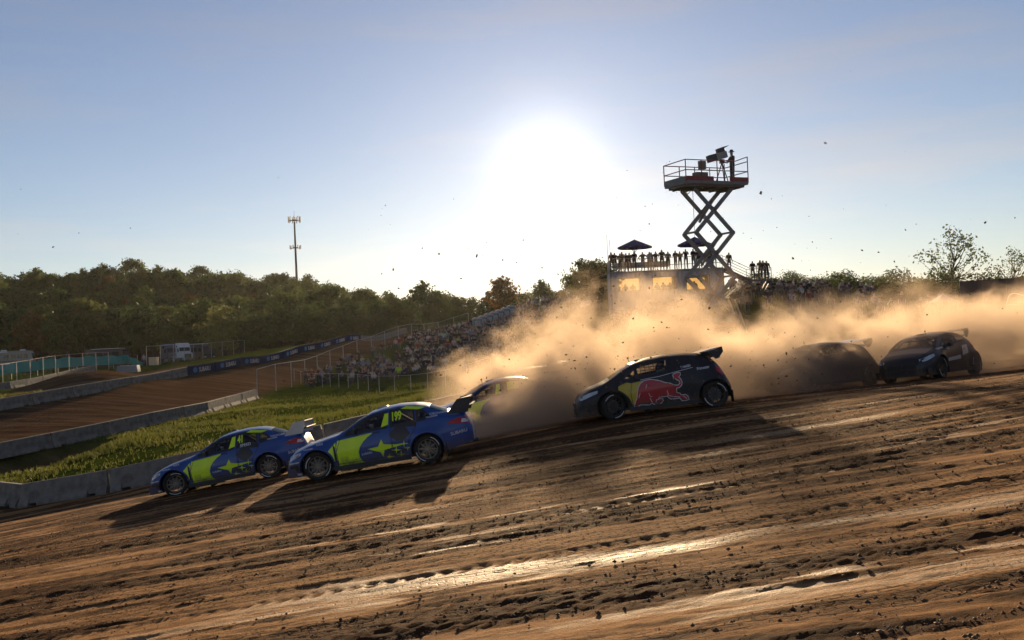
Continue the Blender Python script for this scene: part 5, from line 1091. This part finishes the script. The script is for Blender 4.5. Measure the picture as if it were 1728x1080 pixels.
# the rest of the crowd, higher up and farther, reads as one mass
def far_crowd():
    src = []
    for k in ('stand', 'arms folded', 'hips', 'ground', 'chair'):
        me = PM[k]; v = np.zeros(len(me.vertices)*3, np.float32); me.vertices.foreach_get('co', v); me.calc_loop_triangles(); t = np.zeros(len(me.loop_triangles)*3, np.int32); me.loop_triangles.foreach_get('vertices', t); mi = np.zeros(len(me.loop_triangles), np.int32); me.loop_triangles.foreach_get('material_index', mi); src.append((v.reshape(-1, 3), t.reshape(-1, 3), mi))
    Vs, Fs, Ms, b = [], [], [], 0
    for i in range(680):
        if i < 320: px = rng.uniform(780, 1015); D = rng.uniform(102, 142)
        elif i < 400: px = rng.uniform(690, 800); D = rng.uniform(118, 146)
        elif i < 450: px = rng.uniform(1035, 1190); D = rng.uniform(66, 83)
        elif i < 520: px = rng.uniform(1230, 1480); D = rng.uniform(84, 100)
        else: px = rng.uniform(590, 880); D = rng.uniform(90, 116)
        p = G(px, D); v, t, mi = src[i % 3] if i < 520 else src[3+i % 2]; a = rng.uniform(-.8, .8); c, s = math.cos(a), math.sin(a)
        Vs.append(np.stack([v[:, 0]*c-v[:, 1]*s+p.x, v[:, 0]*s+v[:, 1]*c+p.y, v[:, 2]*rng.uniform(.93, 1.05)+p.z], -1)); Fs.append(t+b); b += len(v)
        k = rng.randrange(4); Ms.append(np.where(mi == 0, 5+k, mi))
    me = npmesh('far_crowd', np.concatenate(Vs), np.concatenate(Fs), [SHIRT, TROUS, SKINM, HAIRM, SHOEM]+[mat('crowd_'+n, [q*.6 for q in c], .85) for n, c in SHC[:4]]); me.polygons.foreach_set('material_index', np.concatenate(Ms)); 
    tag(link('far_crowd', me), 'packed mass of spectators higher up the hill', 'crowd', kind='stuff')
far_crowd()

# ------------------------------------------------------------------ portable toilets
TOIB = mat('toilet_blue', (.10, .16, .22), .6); TOIW = mat('toilet_roof', (.34, .35, .36), .6)
for i in range(7):
    g = G(806+i*9.6, 130+.6*i); o = thing('portable_toilet', 'portable toilet with pale domed roof in the row behind the crowd', 'toilet', g, R(10), 'portable toilets behind the crowd')
    MB().box((0, 0, 1.05), (1.1, 1.1, 2.05)).build('cabin', TOIB, o); MB().prism([(-.6, 2.08), (.6, 2.08), (.5, 2.25), (.2, 2.36), (-.2, 2.36), (-.5, 2.25)], lambda a, b: (a, -.6, b), lambda a, b: (a, .6, b)).build('roof', TOIW, o); MB().box((0, -.56, 1.0), (.75, .03, 1.8)).build('door', TOIW, o); MB().tube((.4, .4, 2.1), (.4, .4, 2.6), .05).build('vent_pipe', TOIB, o)

# ------------------------------------------------------------------ container grandstand
CT = mat('container_grey', (.20, .235, .29), .55, var=.1, bump=.1); CTD = mat('container_frame', (.12, .13, .15), .6); DECK = mat('deck_board', (.16, .13, .10), .8); RAILM = mat('rail_dark', (.05, .05, .055), .5); BARC = mat('bar_front', (.25, .25, .26), .6); PARA = mat('parasol_purple', (.045, .03, .11), .8)
cb = PX(1030, 519, 86); ce = PX(1217, 508, 86)
CO = thing('container_stand', 'grey shipping container grandstand with three wide openings and a roof deck', 'container', cb, math.atan2(ce.y-cb.y, ce.x-cb.x)); CL = (Vector((ce.x, ce.y))-Vector((cb.x, cb.y))).length; CH, CW = 2.9, 2.6
def cpart(nm, m, c, s, rot=None): return MB().box(c, s, rot).build(nm, m, CO)
zb = -1.2
wins = [(.7, 2.5, 1.35, 2.35), (3.6, 5.5, 1.35, 2.35), (6.45, 8.35, 1.2, 2.35)]
def corr(x0, x1, z0, z1, y, nm='wall_panel'):
    m = MB(); x = x0; k = 0; P = []
    while x < x1-1e-6: P.append((x, (0, .045, .045, 0)[k % 4])); x += .10; k += 1
    P.append((x1, 0)); vs = [(a, y+b, z) for z in (z0, z1) for a, b in P]; n = len(P); m.add(vs, [(i, i+1, n+i+1, n+i) for i in range(n-1)]); m.build(nm, CT, CO, fixn=False)
xs = [0]+[v for w in wins for v in w[:2]]+[CL]
for i in range(0, len(xs), 2): corr(xs[i], xs[i+1], zb, CH, -CW/2)
for x0, x1, z0, z1 in wins:
    corr(x0, x1, zb, z0, -CW/2); corr(x0, x1, z1, CH, -CW/2)
    for nm, c, s in (('window_sill', ((x0+x1)/2, -CW/2-.02, z0-.03), (x1-x0+.16, .16, .07)), ('window_head', ((x0+x1)/2, -CW/2-.02, z1+.03), (x1-x0+.16, .16, .07)), ('window_jamb', (x0-.04, -CW/2-.02, (z0+z1)/2), (.07, .14, z1-z0-.0)), ('window_jamb', (x1+.04, -CW/2-.02, (z0+z1)/2), (.07, .14, z1-z0))): cpart(nm, RAILM, c, s)
AMB = bpy.data.materials.new('amber_glass'); AMB.use_nodes = True; _t = AMB.node_tree.nodes.new('ShaderNodeBsdfTransparent'); _t.inputs[0].default_value = (.74, .57, .34, 1); AMB.node_tree.links.new(_t.outputs[0], AMB.node_tree.nodes['Material Output'].inputs['Surface'])
for x0, x1, z0, z1 in wins: cpart('window_pane', AMB, ((x0+x1)/2, -CW/2+.06, (z0+z1)/2), (x1-x0, .012, z1-z0))
for x0, x1 in ((0, .5), (2.7, 3.5), (5.6, 6.4), (8.5, CL)): corr(x0, x1, zb, CH, CW/2, 'back_panel')
for x0, x1 in ((.5, 2.7), (3.5, 5.6)): corr(x0, x1, zb, 1.15, CW/2, 'back_panel'); corr(x0, x1, 2.5, CH, CW/2, 'back_panel')
corr(6.4, 8.5, zb, 1.15, CW/2, 'back_panel'); corr(6.4, 8.5, 2.3, CH, CW/2, 'back_panel')
cpart('end_wall', CT, (.0, 0, (CH+zb)/2), (.06, CW, CH-zb)); cpart('end_wall', CT, (CL, 0, (CH+zb)/2), (.06, CW, CH-zb)); cpart('floor', DECK, (CL/2, 0, .35), (CL-.1, CW-.1, .1)); cpart('roof', DECK, (CL/2, 0, CH+.04), (CL+.1, CW+.1, .09))
for x in (.02, CL-.02): cpart('corner_post', CTD, (x, -CW/2-.03, (CH+zb)/2), (.16, .12, CH-zb+.02))
cpart('roof_beam', CTD, (CL/2, -CW/2-.035, CH+.0), (CL-.2, .10, .16))
for i in range(13):
    x = CL*i/12; MB().tube((x, -CW/2+.02, CH+.08), (x, -CW/2+.02, CH+1.12), .028, n=6).build('railing_post', RAILM, CO)
for z in (.5, 1.12): MB().tube((0, -CW/2+.02, CH+z), (CL, -CW/2+.02, CH+z), .024, n=6).build('railing', RAILM, CO)
for i in range(12):
    m = MB()
    for k in range(1, 6): x = CL*(i+k/6)/12; m.tube((x, -CW/2+.02, CH+.08), (x, -CW/2+.02, CH+1.1), .012, n=4, cap=False)
    tag(m.build('railing_bars', RAILM, CO), kind='stuff')
MB().box((CL*.28, -CW/2+.5, CH+.6), (CL*.5, .1, .5)).build('counter_front', BARC, CO)
for i in range(2): MB().box((.02, -CW/2+.65+i*1.2, CH+.6), (.05, 1.15, 1.0)).build('end_screen', RAILM, CO)
for x in (-.0, .22): MB().tube((x, .3, CH), (x+.0, .3, CH+3.4-x*2), .02, n=5).build('flag_pole', RAILM, CO)
# stair and landing at the far end
def ss(nm, a, b, w, h, m=RAILM): MB().beam(a, b, w, h).build(nm, m, CO)
lx0, lx1, lz = CL+2.35, CL+4.15, CH-1.15
MB().box(((lx0+lx1)/2, -.4, lz), (lx1-lx0, 1.5, .1)).build('landing', DECK, CO)
for yy in (-1.1, .3):
    ss('stair_string', (CL+.1, yy, CH), (lx0, yy, lz), .06, .24); ss('stair_string', (lx0, yy, lz), (CL+.35, yy, lz-1.55), .06, .24)
    for z in (.55, 1.05): ss('stair_rail', (CL+.1, yy, CH+z), (lx0, yy, lz+z), .04, .04); ss('stair_rail', (lx0, yy, lz+z), (lx1, yy, lz+z), .04, .04); ss('stair_rail', (lx0, yy, lz-.2+z*.6), (CL+.35, yy, lz-1.75+z*.6), .04, .04)
    for x in (lx0, (lx0+lx1)/2, lx1): ss('stair_post', (x, yy, lz), (x, yy, lz+1.05), .04, .04)
    for x in (lx0+.05, lx1-.05): ss('landing_leg', (x, yy, lz-3.2), (x, yy, lz), .08, .08)
    ss('landing_brace', (lx1-.1, yy, lz-.05), (lx0+1.0, yy, lz-1.2), .05, .05)
for i in range(7): t = (i+.5)/7; MB().box((CL+.1+(lx0-CL-.1)*t, -.4, CH+(lz-CH)*t), (.28, 1.36, .04)).build('tread', DECK, CO); MB().box((lx0+(CL+.35-lx0)*t, -.4, lz-1.55*t-.05), (.28, 1.36, .04)).build('tread', DECK, CO)
CM = CO.matrix_basis if False else (Matrix.Translation(CO.location) @ Matrix.Rotation(CO.rotation_euler.z, 4, 'Z'))
def parasol(x, y, label):
    b = CM @ Vector((x, y, CH+.09)); o = thing('parasol', label, 'parasol', b)
    MB().tube((0, 0, 0), (0, 0, 2.75), .03, n=6).build('pole', RAILM, o); MB().lathe([(.001, .0), (.3, .0), (.3, .08), (.001, .08)], 12, 'z').build('base', RAILM, o)
    n = 8
    for k in range(n):
        a0, a1 = 2*math.pi*k/n, 2*math.pi*(k+1)/n; r = 1.5; MB().add([(0, 0, 2.82), (r*math.cos(a0), r*math.sin(a0), 2.18), (r*math.cos(a1), r*math.sin(a1), 2.18), (r*math.cos(a0), r*math.sin(a0), 2.02), (r*math.cos(a1), r*math.sin(a1), 2.02), (0, 0, 2.79), (r*.99*math.cos(a0), r*.99*math.sin(a0), 2.16), (r*.99*math.cos(a1), r*.99*math.sin(a1), 2.16)], [(0, 1, 2), (1, 3, 4, 2), (5, 7, 6)]).build('canopy_panel', PARA, o, fixn=False)
        MB().tube((0, 0, 1.7), (r*.6*math.cos(a0), r*.6*math.sin(a0), 2.42), .012, n=4).build('rib', RAILM, o)
parasol(2.35, .1, 'purple parasol open over the roof deck, clear of the scissor lift'); parasol(7.55, .1, 'purple parasol open behind the scissor lift')
roofx = [.25, .55, .95, 1.2, 1.5, 1.8, 2.25, 3.0, 3.6, 3.85, 4.15, 4.7, 5.25, 5.9, 6.4, 6.85, 7.6, 7.9, 8.1, 8.8, 9.1, 9.4]
for i, x in enumerate(roofx): person(CM @ Vector((x*CL/10.0, -CW/2+rng.choice([.4, .5, .95]), CH+.09)), rng.choice(['stand', 'arms folded', 'filming', 'hips', 'arms folded']), rng.uniform(-.5, .5), 'on the container roof deck', 'people on the roof deck', col=rng.choice([0, 0, 1, 2, 7, 5, 0] if i != 8 else [6]))
for x in (CL+.75,): person(CM @ Vector((x, -.4, CH-.28)), 'stand', .2, 'on the upper steps of the container stair', 'people on the stair', col=0)
for x in (.35, 1.0, 1.3, 1.6): person(CM @ Vector((lx0+x, -.6+.2*(x > 1), lz+.05)), 'arms folded' if x < .5 else 'stand', rng.uniform(-.6, .6), 'on the landing of the container stair', 'people on the landing', col=0)
for x in (1.35, 2.0, 4.1, 4.65, 5.2, 7.3): person(CM @ Vector((x, -.2, .40)), 'stand', rng.uniform(-.4, .4), 'inside a container opening', 'people inside the container', col=0, s=.93)

# ------------------------------------------------------------------ scissor lift with camera crew
LIFT = mat('lift_grey', (.16, .16, .175), .5, .2); LRED = mat('lift_red', (.20, .025, .025), .5); LDK = mat('lift_dark', (.13, .11, .095), .6)
lp = PX(1192, 312, 52); LZ = hz(lp.x, lp.y)
SL = thing('scissor_lift', 'tall grey scissor lift raised above the dust with a railed platform', 'scissor lift', (lp.x, lp.y, LZ), R(24)); PT = lp.z-LZ; PLn, PWd = 3.85, 2.0
def lb(nm, a, b, w, h, m=LIFT, n=None): return MB().beam(a, b, w, h).build(nm, m, SL)
MB().box((0, 0, PT-.02), (PLn, PWd, .16)).build('platform_deck', LIFT, SL); MB().box((0, 0, PT-.16), (PLn-.3, PWd-.3, .12)).build('platform_frame', LDK, SL)
for i in range(5): MB().box((-PLn/2+.4+i*(PLn-.8)/4, 0, PT-.24), (.08, PWd-.32, .07)).build('deck_joist', LDK, SL)
for sd in (-1, 1):
    for (a, b) in ((-PLn/2, -.25), (.75, PLn/2)): MB().box(((a+b)/2, sd*(PWd/2+.012), PT+.16), (b-a, .03, .22)).build('toe_board', LRED, SL)
    MB().box((sd*(PLn/2+.012), 0, PT+.16), (.03, PWd, .22)).build('toe_board', LIFT if sd < 0 else LRED, SL)
    for i in range(5):
        x = -PLn/2+PLn*i/4; hgt = 1.12 if i < 4 else 1.35; MB().tube((x, sd*PWd/2, PT), (x, sd*PWd/2, PT+hgt), .028, n=6).build('guard_post', LRED if i < 2 else LDK, SL)
    for z in (.58, 1.1): MB().tube((-PLn/2, sd*PWd/2, PT+z), (PLn/2 if z < 1 or sd > 0 else PLn*.3, sd*PWd/2, PT+z), .025, n=6).build('guard_rail', LRED if z > 1 else LDK, SL); MB().tube((sd*PLn/2, -PWd/2, PT+z), (sd*PLn/2, PWd/2, PT+z), .025, n=6).build('guard_rail', LRED if sd < 0 else LDK, SL)
MB().tube((PLn*.3, -PWd/2, PT+1.1), (PLn/2, -PWd/2, PT+1.35), .025, n=6).build('guard_rail', LDK, SL)
MB().box((-PLn*.22, -PWd/2+.1, PT+.85), (.36, .2, .42)).build('control_box', LDK, SL); MB().box((-PLn*.22, -PWd/2+.3, PT+.35), (.7, .4, .3)).build('tool_chest', LDK, SL)
nst = 3; hb = .75; hs = (PT-.25-hb)/nst
for st in range(nst):
    z0, z1 = hb+st*hs, hb+(st+1)*hs; hw = 1.15 if st else 1.3
    for sd in (-1, 1):
        yy = sd*.55; w0 = hw if st == 0 else 1.15; w1 = 1.15
        lb('scissor_arm', (-w0, yy-.05, z0), (w1, yy-.05, z1), .09, .20); lb('scissor_arm', (w0, yy+.05, z0), (-w1, yy+.05, z1), .09, .20)
        MB().tube((0, yy-.12, (z0+z1)/2), (0, yy+.12, (z0+z1)/2), .1, n=10).build('pivot_pin', LDK, SL)
    for x in (-1.15, 1.15): MB().tube((x, -.65, z1), (x, .65, z1), .055, n=8).build('cross_tube', LIFT, SL)
    MB().tube((-.55, 0, (z0*.75+z1*.25)), (.45, 0, (z0*.2+z1*.8)), .07, n=8).build('hydraulic_ram', LDK, SL)
MB().box((0, 0, .55), (3.2, 1.7, .35)).build('chassis', LRED, SL); MB().box((0, -.75, .8), (2.4, .3, .45)).build('battery_box', LDK, SL)
for x in (-1.15, 1.15):
    for sd in (-1, 1): MB().lathe([(.001, -.14), (.28, -.14), (.38, -.1), (.38, .1), (.28, .14), (.001, .14)], 18).build('wheel', RUB, SL, (x, sd*.85, .38))
for sd in (-1, 1): MB().tube((1.1, -1.15+.25*sd, 0), (.55, -.95+.25*sd, 1.75), .05, n=8).build('outrigger', STRAP, SL)
MB().path([(-PLn/2+.9, -.3, PT-.2), (-PLn/2+.6, -.2, PT-.55), (-PLn/2+.4, -.3, PT-.35)], .018, 5).build('slack_cable', LDK, SL); MB().tube((-PLn/2+.85, -.3, PT-.2), (-PLn/2+.85, -.3, PT-3.6), .012, n=4).build('hanging_cable', LDK, SL)
LM = Matrix.Translation(SL.location) @ Matrix.Rotation(R(24), 4, 'Z')
# broadcast camera on a tripod and its operator
CAMK = mat('camera_black', (.02, .02, .022), .5); CAMG = mat('camera_grey', (.16, .17, .19), .45)
tp = LM @ Vector((.98, -.1, PT+.06)); o = thing('broadcast_camera', 'broadcast camera with box lens and hood on a tripod on the lift platform', 'video camera', tp, R(10))
for a in (20, 140, 260): MB().tube((.42*math.cos(R(a)), .42*math.sin(R(a)), 0), (0, 0, 1.12), .028, n=6).build('tripod_leg', CAMK if a != 140 else LRED, o)
RB = Matrix.Rotation(R(-14), 3, 'Y'); C0 = Vector((-.05, 0, 1.48))
MB().box((0, 0, 1.18), (.22, .2, .2)).build('tripod_head', CAMK, o); MB().box(C0, (.62, .3, .34), RB).build('camera_body', CAMG, o); MB().box(C0+RB @ Vector((-.52, 0, .0)), (.46, .34, .36), RB, taper=1).build('lens_hood', CAMK, o)
MB().box(C0+RB @ Vector((.05, 0, .27)), (.4, .24, .22), RB).build('viewfinder', CAMK, o); MB().prism([(-.25, .34), (.15, .46), (.42, .52), (.2, .40), (-.1, .3)], lambda a, b: (C0.x+a, -.2, C0.z+b), lambda a, b: (C0.x+a, .2, C0.z+b)).build('sun_shade', CAMK, o); MB().tube((.1, -.15, 1.2), (.62, -.2, 1.02), .018, n=6).build('pan_handle', CAMK, o)
J = pose('wheel'); OPM = person_mesh('person', J, sub=2)
op = link('person', OPM, None, LM @ Vector((1.62, -.1, PT+.06)), (0, 0, R(-72))); op.color = (.035, .037, .025, 1); tag(op, 'camera operator in dark clothes standing behind the broadcast camera on the lift', 'person')
MB().lathe([(.001, 1.80), (.085, 1.79), (.105, 1.72), (.11, 1.70), (.17, 1.685), (.17, 1.678), (.001, 1.68)], 14, 'z').build('hat', CAMK, op, (0, -.01, .03))

# ------------------------------------------------------------------ right hand side
b0 = G(1622, 76); b1 = G(1770, 72)
BB = thing('advertising_wall', 'long dark advertising wall with an outlined bull below the tall open crowned tree', 'billboard', b0, math.atan2(b1.y-b0.y, b1.x-b0.x)); BL = 6.6; BWM = mat('wall_brown', (.05, .035, .04), .7)
for k in range(4): MB().box((BL*(k+.5)/4, 0, 1.35), (BL/4-.01, .06, 2.3)).build('panel', BWM, BB); MB().tube((BL*k/4, .08, -.3), (BL*k/4, .08, 2.55), .05, n=6).build('post', GALV, BB)
bp_ = [((x-1.25)*1.35+3.0, (z-.3)*1.35+.55) for x, z in BULL]; me_ = MB(); n_ = len(bp_)
for P, m_, dd, nm in ((bp_, DECW, .036, 'bull_outline'), (inset(bp_, .05), mat('wall_red', (.12, .02, .025), .7), .045, 'bull_emblem')): MB().prism(P, lambda a, b: (a, -dd, b), lambda a, b: (a, -.03, b)).build(nm, m_, BB)
q = PX(1725, 526, 66); gq = G(1725, 66); o = thing('flag_board', 'bright green signal board held up beside the advertising wall', 'signal board', gq); MB().box((0, 0, q.z-gq.z), (.62, .04, .5)).build('board', mat('green_board', (.10, .80, .04), .5), o); MB().tube((0, .03, -.2), (0, .03, q.z-gq.z-.2), .025, n=6).build('pole', GALV, o)
gq = G(1594, 66); o = thing('canopy', 'small blue grey canopy in the crowd before the advertising wall', 'canopy', gq); CANM = mat('canopy_cloth', (.20, .22, .32), .8)
MB().add([(-.7, -.7, 1.75), (.7, -.7, 1.75), (.7, .7, 1.75), (-.7, .7, 1.75), (0, 0, 2.3)], [(0, 1, 4), (1, 2, 4), (2, 3, 4), (3, 0, 4), (3, 2, 1, 0)]).build('cloth', CANM, o)
for x in (-.65, .65):
    for y in (-.65, .65): MB().tube((x, y, 0), (x, y, 1.76), .025, n=5).build('pole', GALV, o)

# ------------------------------------------------------------------ drivers
DJ = pose('wheel', 'chair'); DRV = person_mesh('person', DJ); hel = MB(); hel.lathe([(.001, -.17), (.09, -.165), (.125, -.10), (.135, 0), (.12, .08), (.07, .14), (.001, .155)], 18, 'z'); HELO = hel.mesh('helmet', HELM, True); vis = MB(); vis.lathe([(.128, -.045), (.137, -.02), (.137, .03), (.126, .055)], 24, 'z'); VISO = vis.mesh('visor', VISOR, True)
for car, S, lab in ((car199, SD, 'in the saloon numbered 199'), (car41, SD, 'of the leading saloon by the barrier'), (carH, HD, 'in the hatchback with the bull emblem'), (carD, HD, 'in the slewed black hatchback'), (carC, HD, 'in the dark hatchback lost in dust')):
    xb = S.wheels[0]+1.75; d = link('person', DRV); d.matrix_world = car.matrix_world @ Matrix.Translation((xb-.36, -.33, .02)) @ Matrix.Rotation(R(-90), 4, 'Z') @ Matrix.Scale(.9, 4); d.color = (.05, .06, .12, 1)
    tag(d, 'helmeted racing driver seated at the wheel '+lab, 'person'); hz_ = (DJ['head0'][2]+DJ['head1'][2])/2+.02
    link('helmet', HELO, d, (0, -.01, hz_)); link('visor', VISO, d, (0, -.014, hz_))
# ------------------------------------------------------------------ dust
def dust_cloud():
    m = bpy.data.materials.new('dust'); m.use_nodes = True; nt = m.node_tree; L = nt.links.new
    for n in list(nt.nodes): nt.nodes.remove(n)
    out = nt.nodes.new('ShaderNodeOutputMaterial'); v = nt.nodes.new('ShaderNodeVolumePrincipled'); L(v.outputs[0], out.inputs['Volume'])
    v.inputs['Color'].default_value = (.71, .56, .42, 1); v.inputs['Anisotropy'].default_value = .38
    tc = nt.nodes.new('ShaderNodeTexCoord'); sp = nt.nodes.new('ShaderNodeSeparateXYZ'); L(tc.outputs['Object'], sp.inputs[0])
    def M(op, a, b=None, c=None, clamp=False):
        n = nt.nodes.new('ShaderNodeMath'); n.operation = op; n.use_clamp = clamp
        for i, q in enumerate((a, b, c)):
            if q is None: continue
            if isinstance(q, (int, float)): n.inputs[i].default_value = q
            else: L(q, n.inputs[i])
        return n.outputs[0]
    def ramp(src, f0, f1, t0, t1, smooth=True):
        n = nt.nodes.new('ShaderNodeMapRange'); n.interpolation_type = 'SMOOTHSTEP' if smooth else 'LINEAR'
        for k, q in zip(('From Min', 'From Max', 'To Min', 'To Max'), (f0, f1, t0, t1)): n.inputs[k].default_value = q
        L(src, n.inputs['Value']); return n.outputs[0]
    x, y, z = sp.outputs
    # height above the sloping ground
    h = M('SUBTRACT', z, M('MULTIPLY_ADD', x, .115, -3.0))
    n1 = nt.nodes.new('ShaderNodeTexNoise'); n1.inputs['Scale'].default_value = .50; n1.inputs['Detail'].default_value = 7; n1.inputs['Roughness'].default_value = .62; n1.inputs['Distortion'].default_value = .8; L(tc.outputs['Object'], n1.inputs['Vector'])
    n2 = nt.nodes.new('ShaderNodeTexNoise'); n2.inputs['Scale'].default_value = .20; n2.inputs['Detail'].default_value = 4; L(tc.outputs['Object'], n2.inputs['Vector'])
    # the plume rises to the right of the saloons and thins out upwards
    top = M('SUBTRACT', ramp(x, -4.8, 2.6, .6, 4.3), ramp(x, 4.5, 14, 0, 2.2)); top2 = M('ADD', top, M('MULTIPLY_ADD', n2.outputs['Fac'], 6.4, -3.0)); hh = M('DIVIDE', h, M('MAXIMUM', top2, .4))
    fall = ramp(hh, .25, 1.25, 1, 0)
    body = ramp(M('MULTIPLY_ADD', n1.outputs['Fac'], 1.0, M('MULTIPLY', fall, .25)), .63, .84, 0, 1)
    left = ramp(x, -6.4, -.4, .0, 1); y0 = M('ADD', ramp(x, 5.5, 11, 26.1, 30.3), 0); yy = M('SUBTRACT', y, y0); front = M('MULTIPLY', ramp(yy, 0, 1.5, 0, 1), ramp(yy, 6.5, 13, 1, .0)); left = M('MULTIPLY', left, front)
    dens = M('MULTIPLY', M('MULTIPLY', body, fall), left)
    boost = M('MULTIPLY_ADD', M('MULTIPLY', ramp(x, -4.5, -1.5, 0, 1), ramp(x, 2, 5, 1, 0)), .9, 1.0)
    L(M('MULTIPLY', M('MULTIPLY', dens, boost), DUST_D), v.inputs['Density'])
    # closed hull, front face stepped round the cars
    P = [(-9, 27.2), (-3, 26.2), (2.2, 25.9), (6.5, 26.6), (9, 28.0), (13, 30.0), (26, 30.0), (34, 32), (36, 44), (20, 44), (6, 40), (-3, 38), (-9, 34)]
    bm = MB(); n = len(P); bm.prism(P, lambda a, b: (a, b, -3.9+.115*a-.02*(b-30)), lambda a, b: (a, b, 3.0+.10*a))
    tag(bm.build('dust_cloud', m), 'thick golden dust cloud thrown up by the race cars', 'dust', kind='stuff')
DUST_D = .86
dust_cloud()
def flying_clods():
    N = 1100; g = np.random.default_rng(5); D = 14+g.random(N)*22; px = np.where(g.random(N) < .75, 1150+g.normal(size=N)*270, g.random(N)*1728); py = np.where(g.random(N) < .55, 620-np.abs(g.normal(size=N))*140, 600+g.random(N)*60)
    V = []; F = []; base = np.array([(1, 0, 0), (-1, 0, 0), (0, 1, 0), (0, -1, 0), (0, 0, 1), (0, 0, -1)], float); fc = np.array([(0, 2, 4), (2, 1, 4), (1, 3, 4), (3, 0, 4), (2, 0, 5), (1, 2, 5), (3, 1, 5), (0, 3, 5)])
    for i in range(N):
        p = PX(px[i], py[i], D[i])
        if p.z < hz(p.x, p.y)+.1: continue
        s = .008+.019*g.random()**3; F.append(fc+len(V)*6); q_ = np.linalg.qr(g.normal(size=(3, 3)))[0]; V.append((base*np.array([1.3, .9, .7])+.55*(g.random((6, 3))-.5)) @ q_*s+np.array(p))
    tag(link('flying_clods', npmesh('flying_clods', np.concatenate(V), np.concatenate(F), mat('clod', (.12, .075, .045)))), 'small clods of earth flung through the air above the cars', 'soil', kind='stuff')
flying_clods()
# thin evening haze: one closed box round the whole place
hm = bpy.data.materials.new('haze'); hm.use_nodes = True
for n in list(hm.node_tree.nodes): hm.node_tree.nodes.remove(n)
_o = hm.node_tree.nodes.new('ShaderNodeOutputMaterial'); _v = hm.node_tree.nodes.new('ShaderNodeVolumePrincipled'); _v.inputs['Color'].default_value = (.93, .90, .86, 1); _v.inputs['Density'].default_value = .000032; _v.inputs['Anisotropy'].default_value = .6
hm.node_tree.links.new(_v.outputs[0], _o.inputs['Volume'])
tag(MB().box((0, 230, 26), (900, 600, 76)).build('haze', hm), 'thin golden evening haze hanging over the whole place', 'haze', kind='stuff')
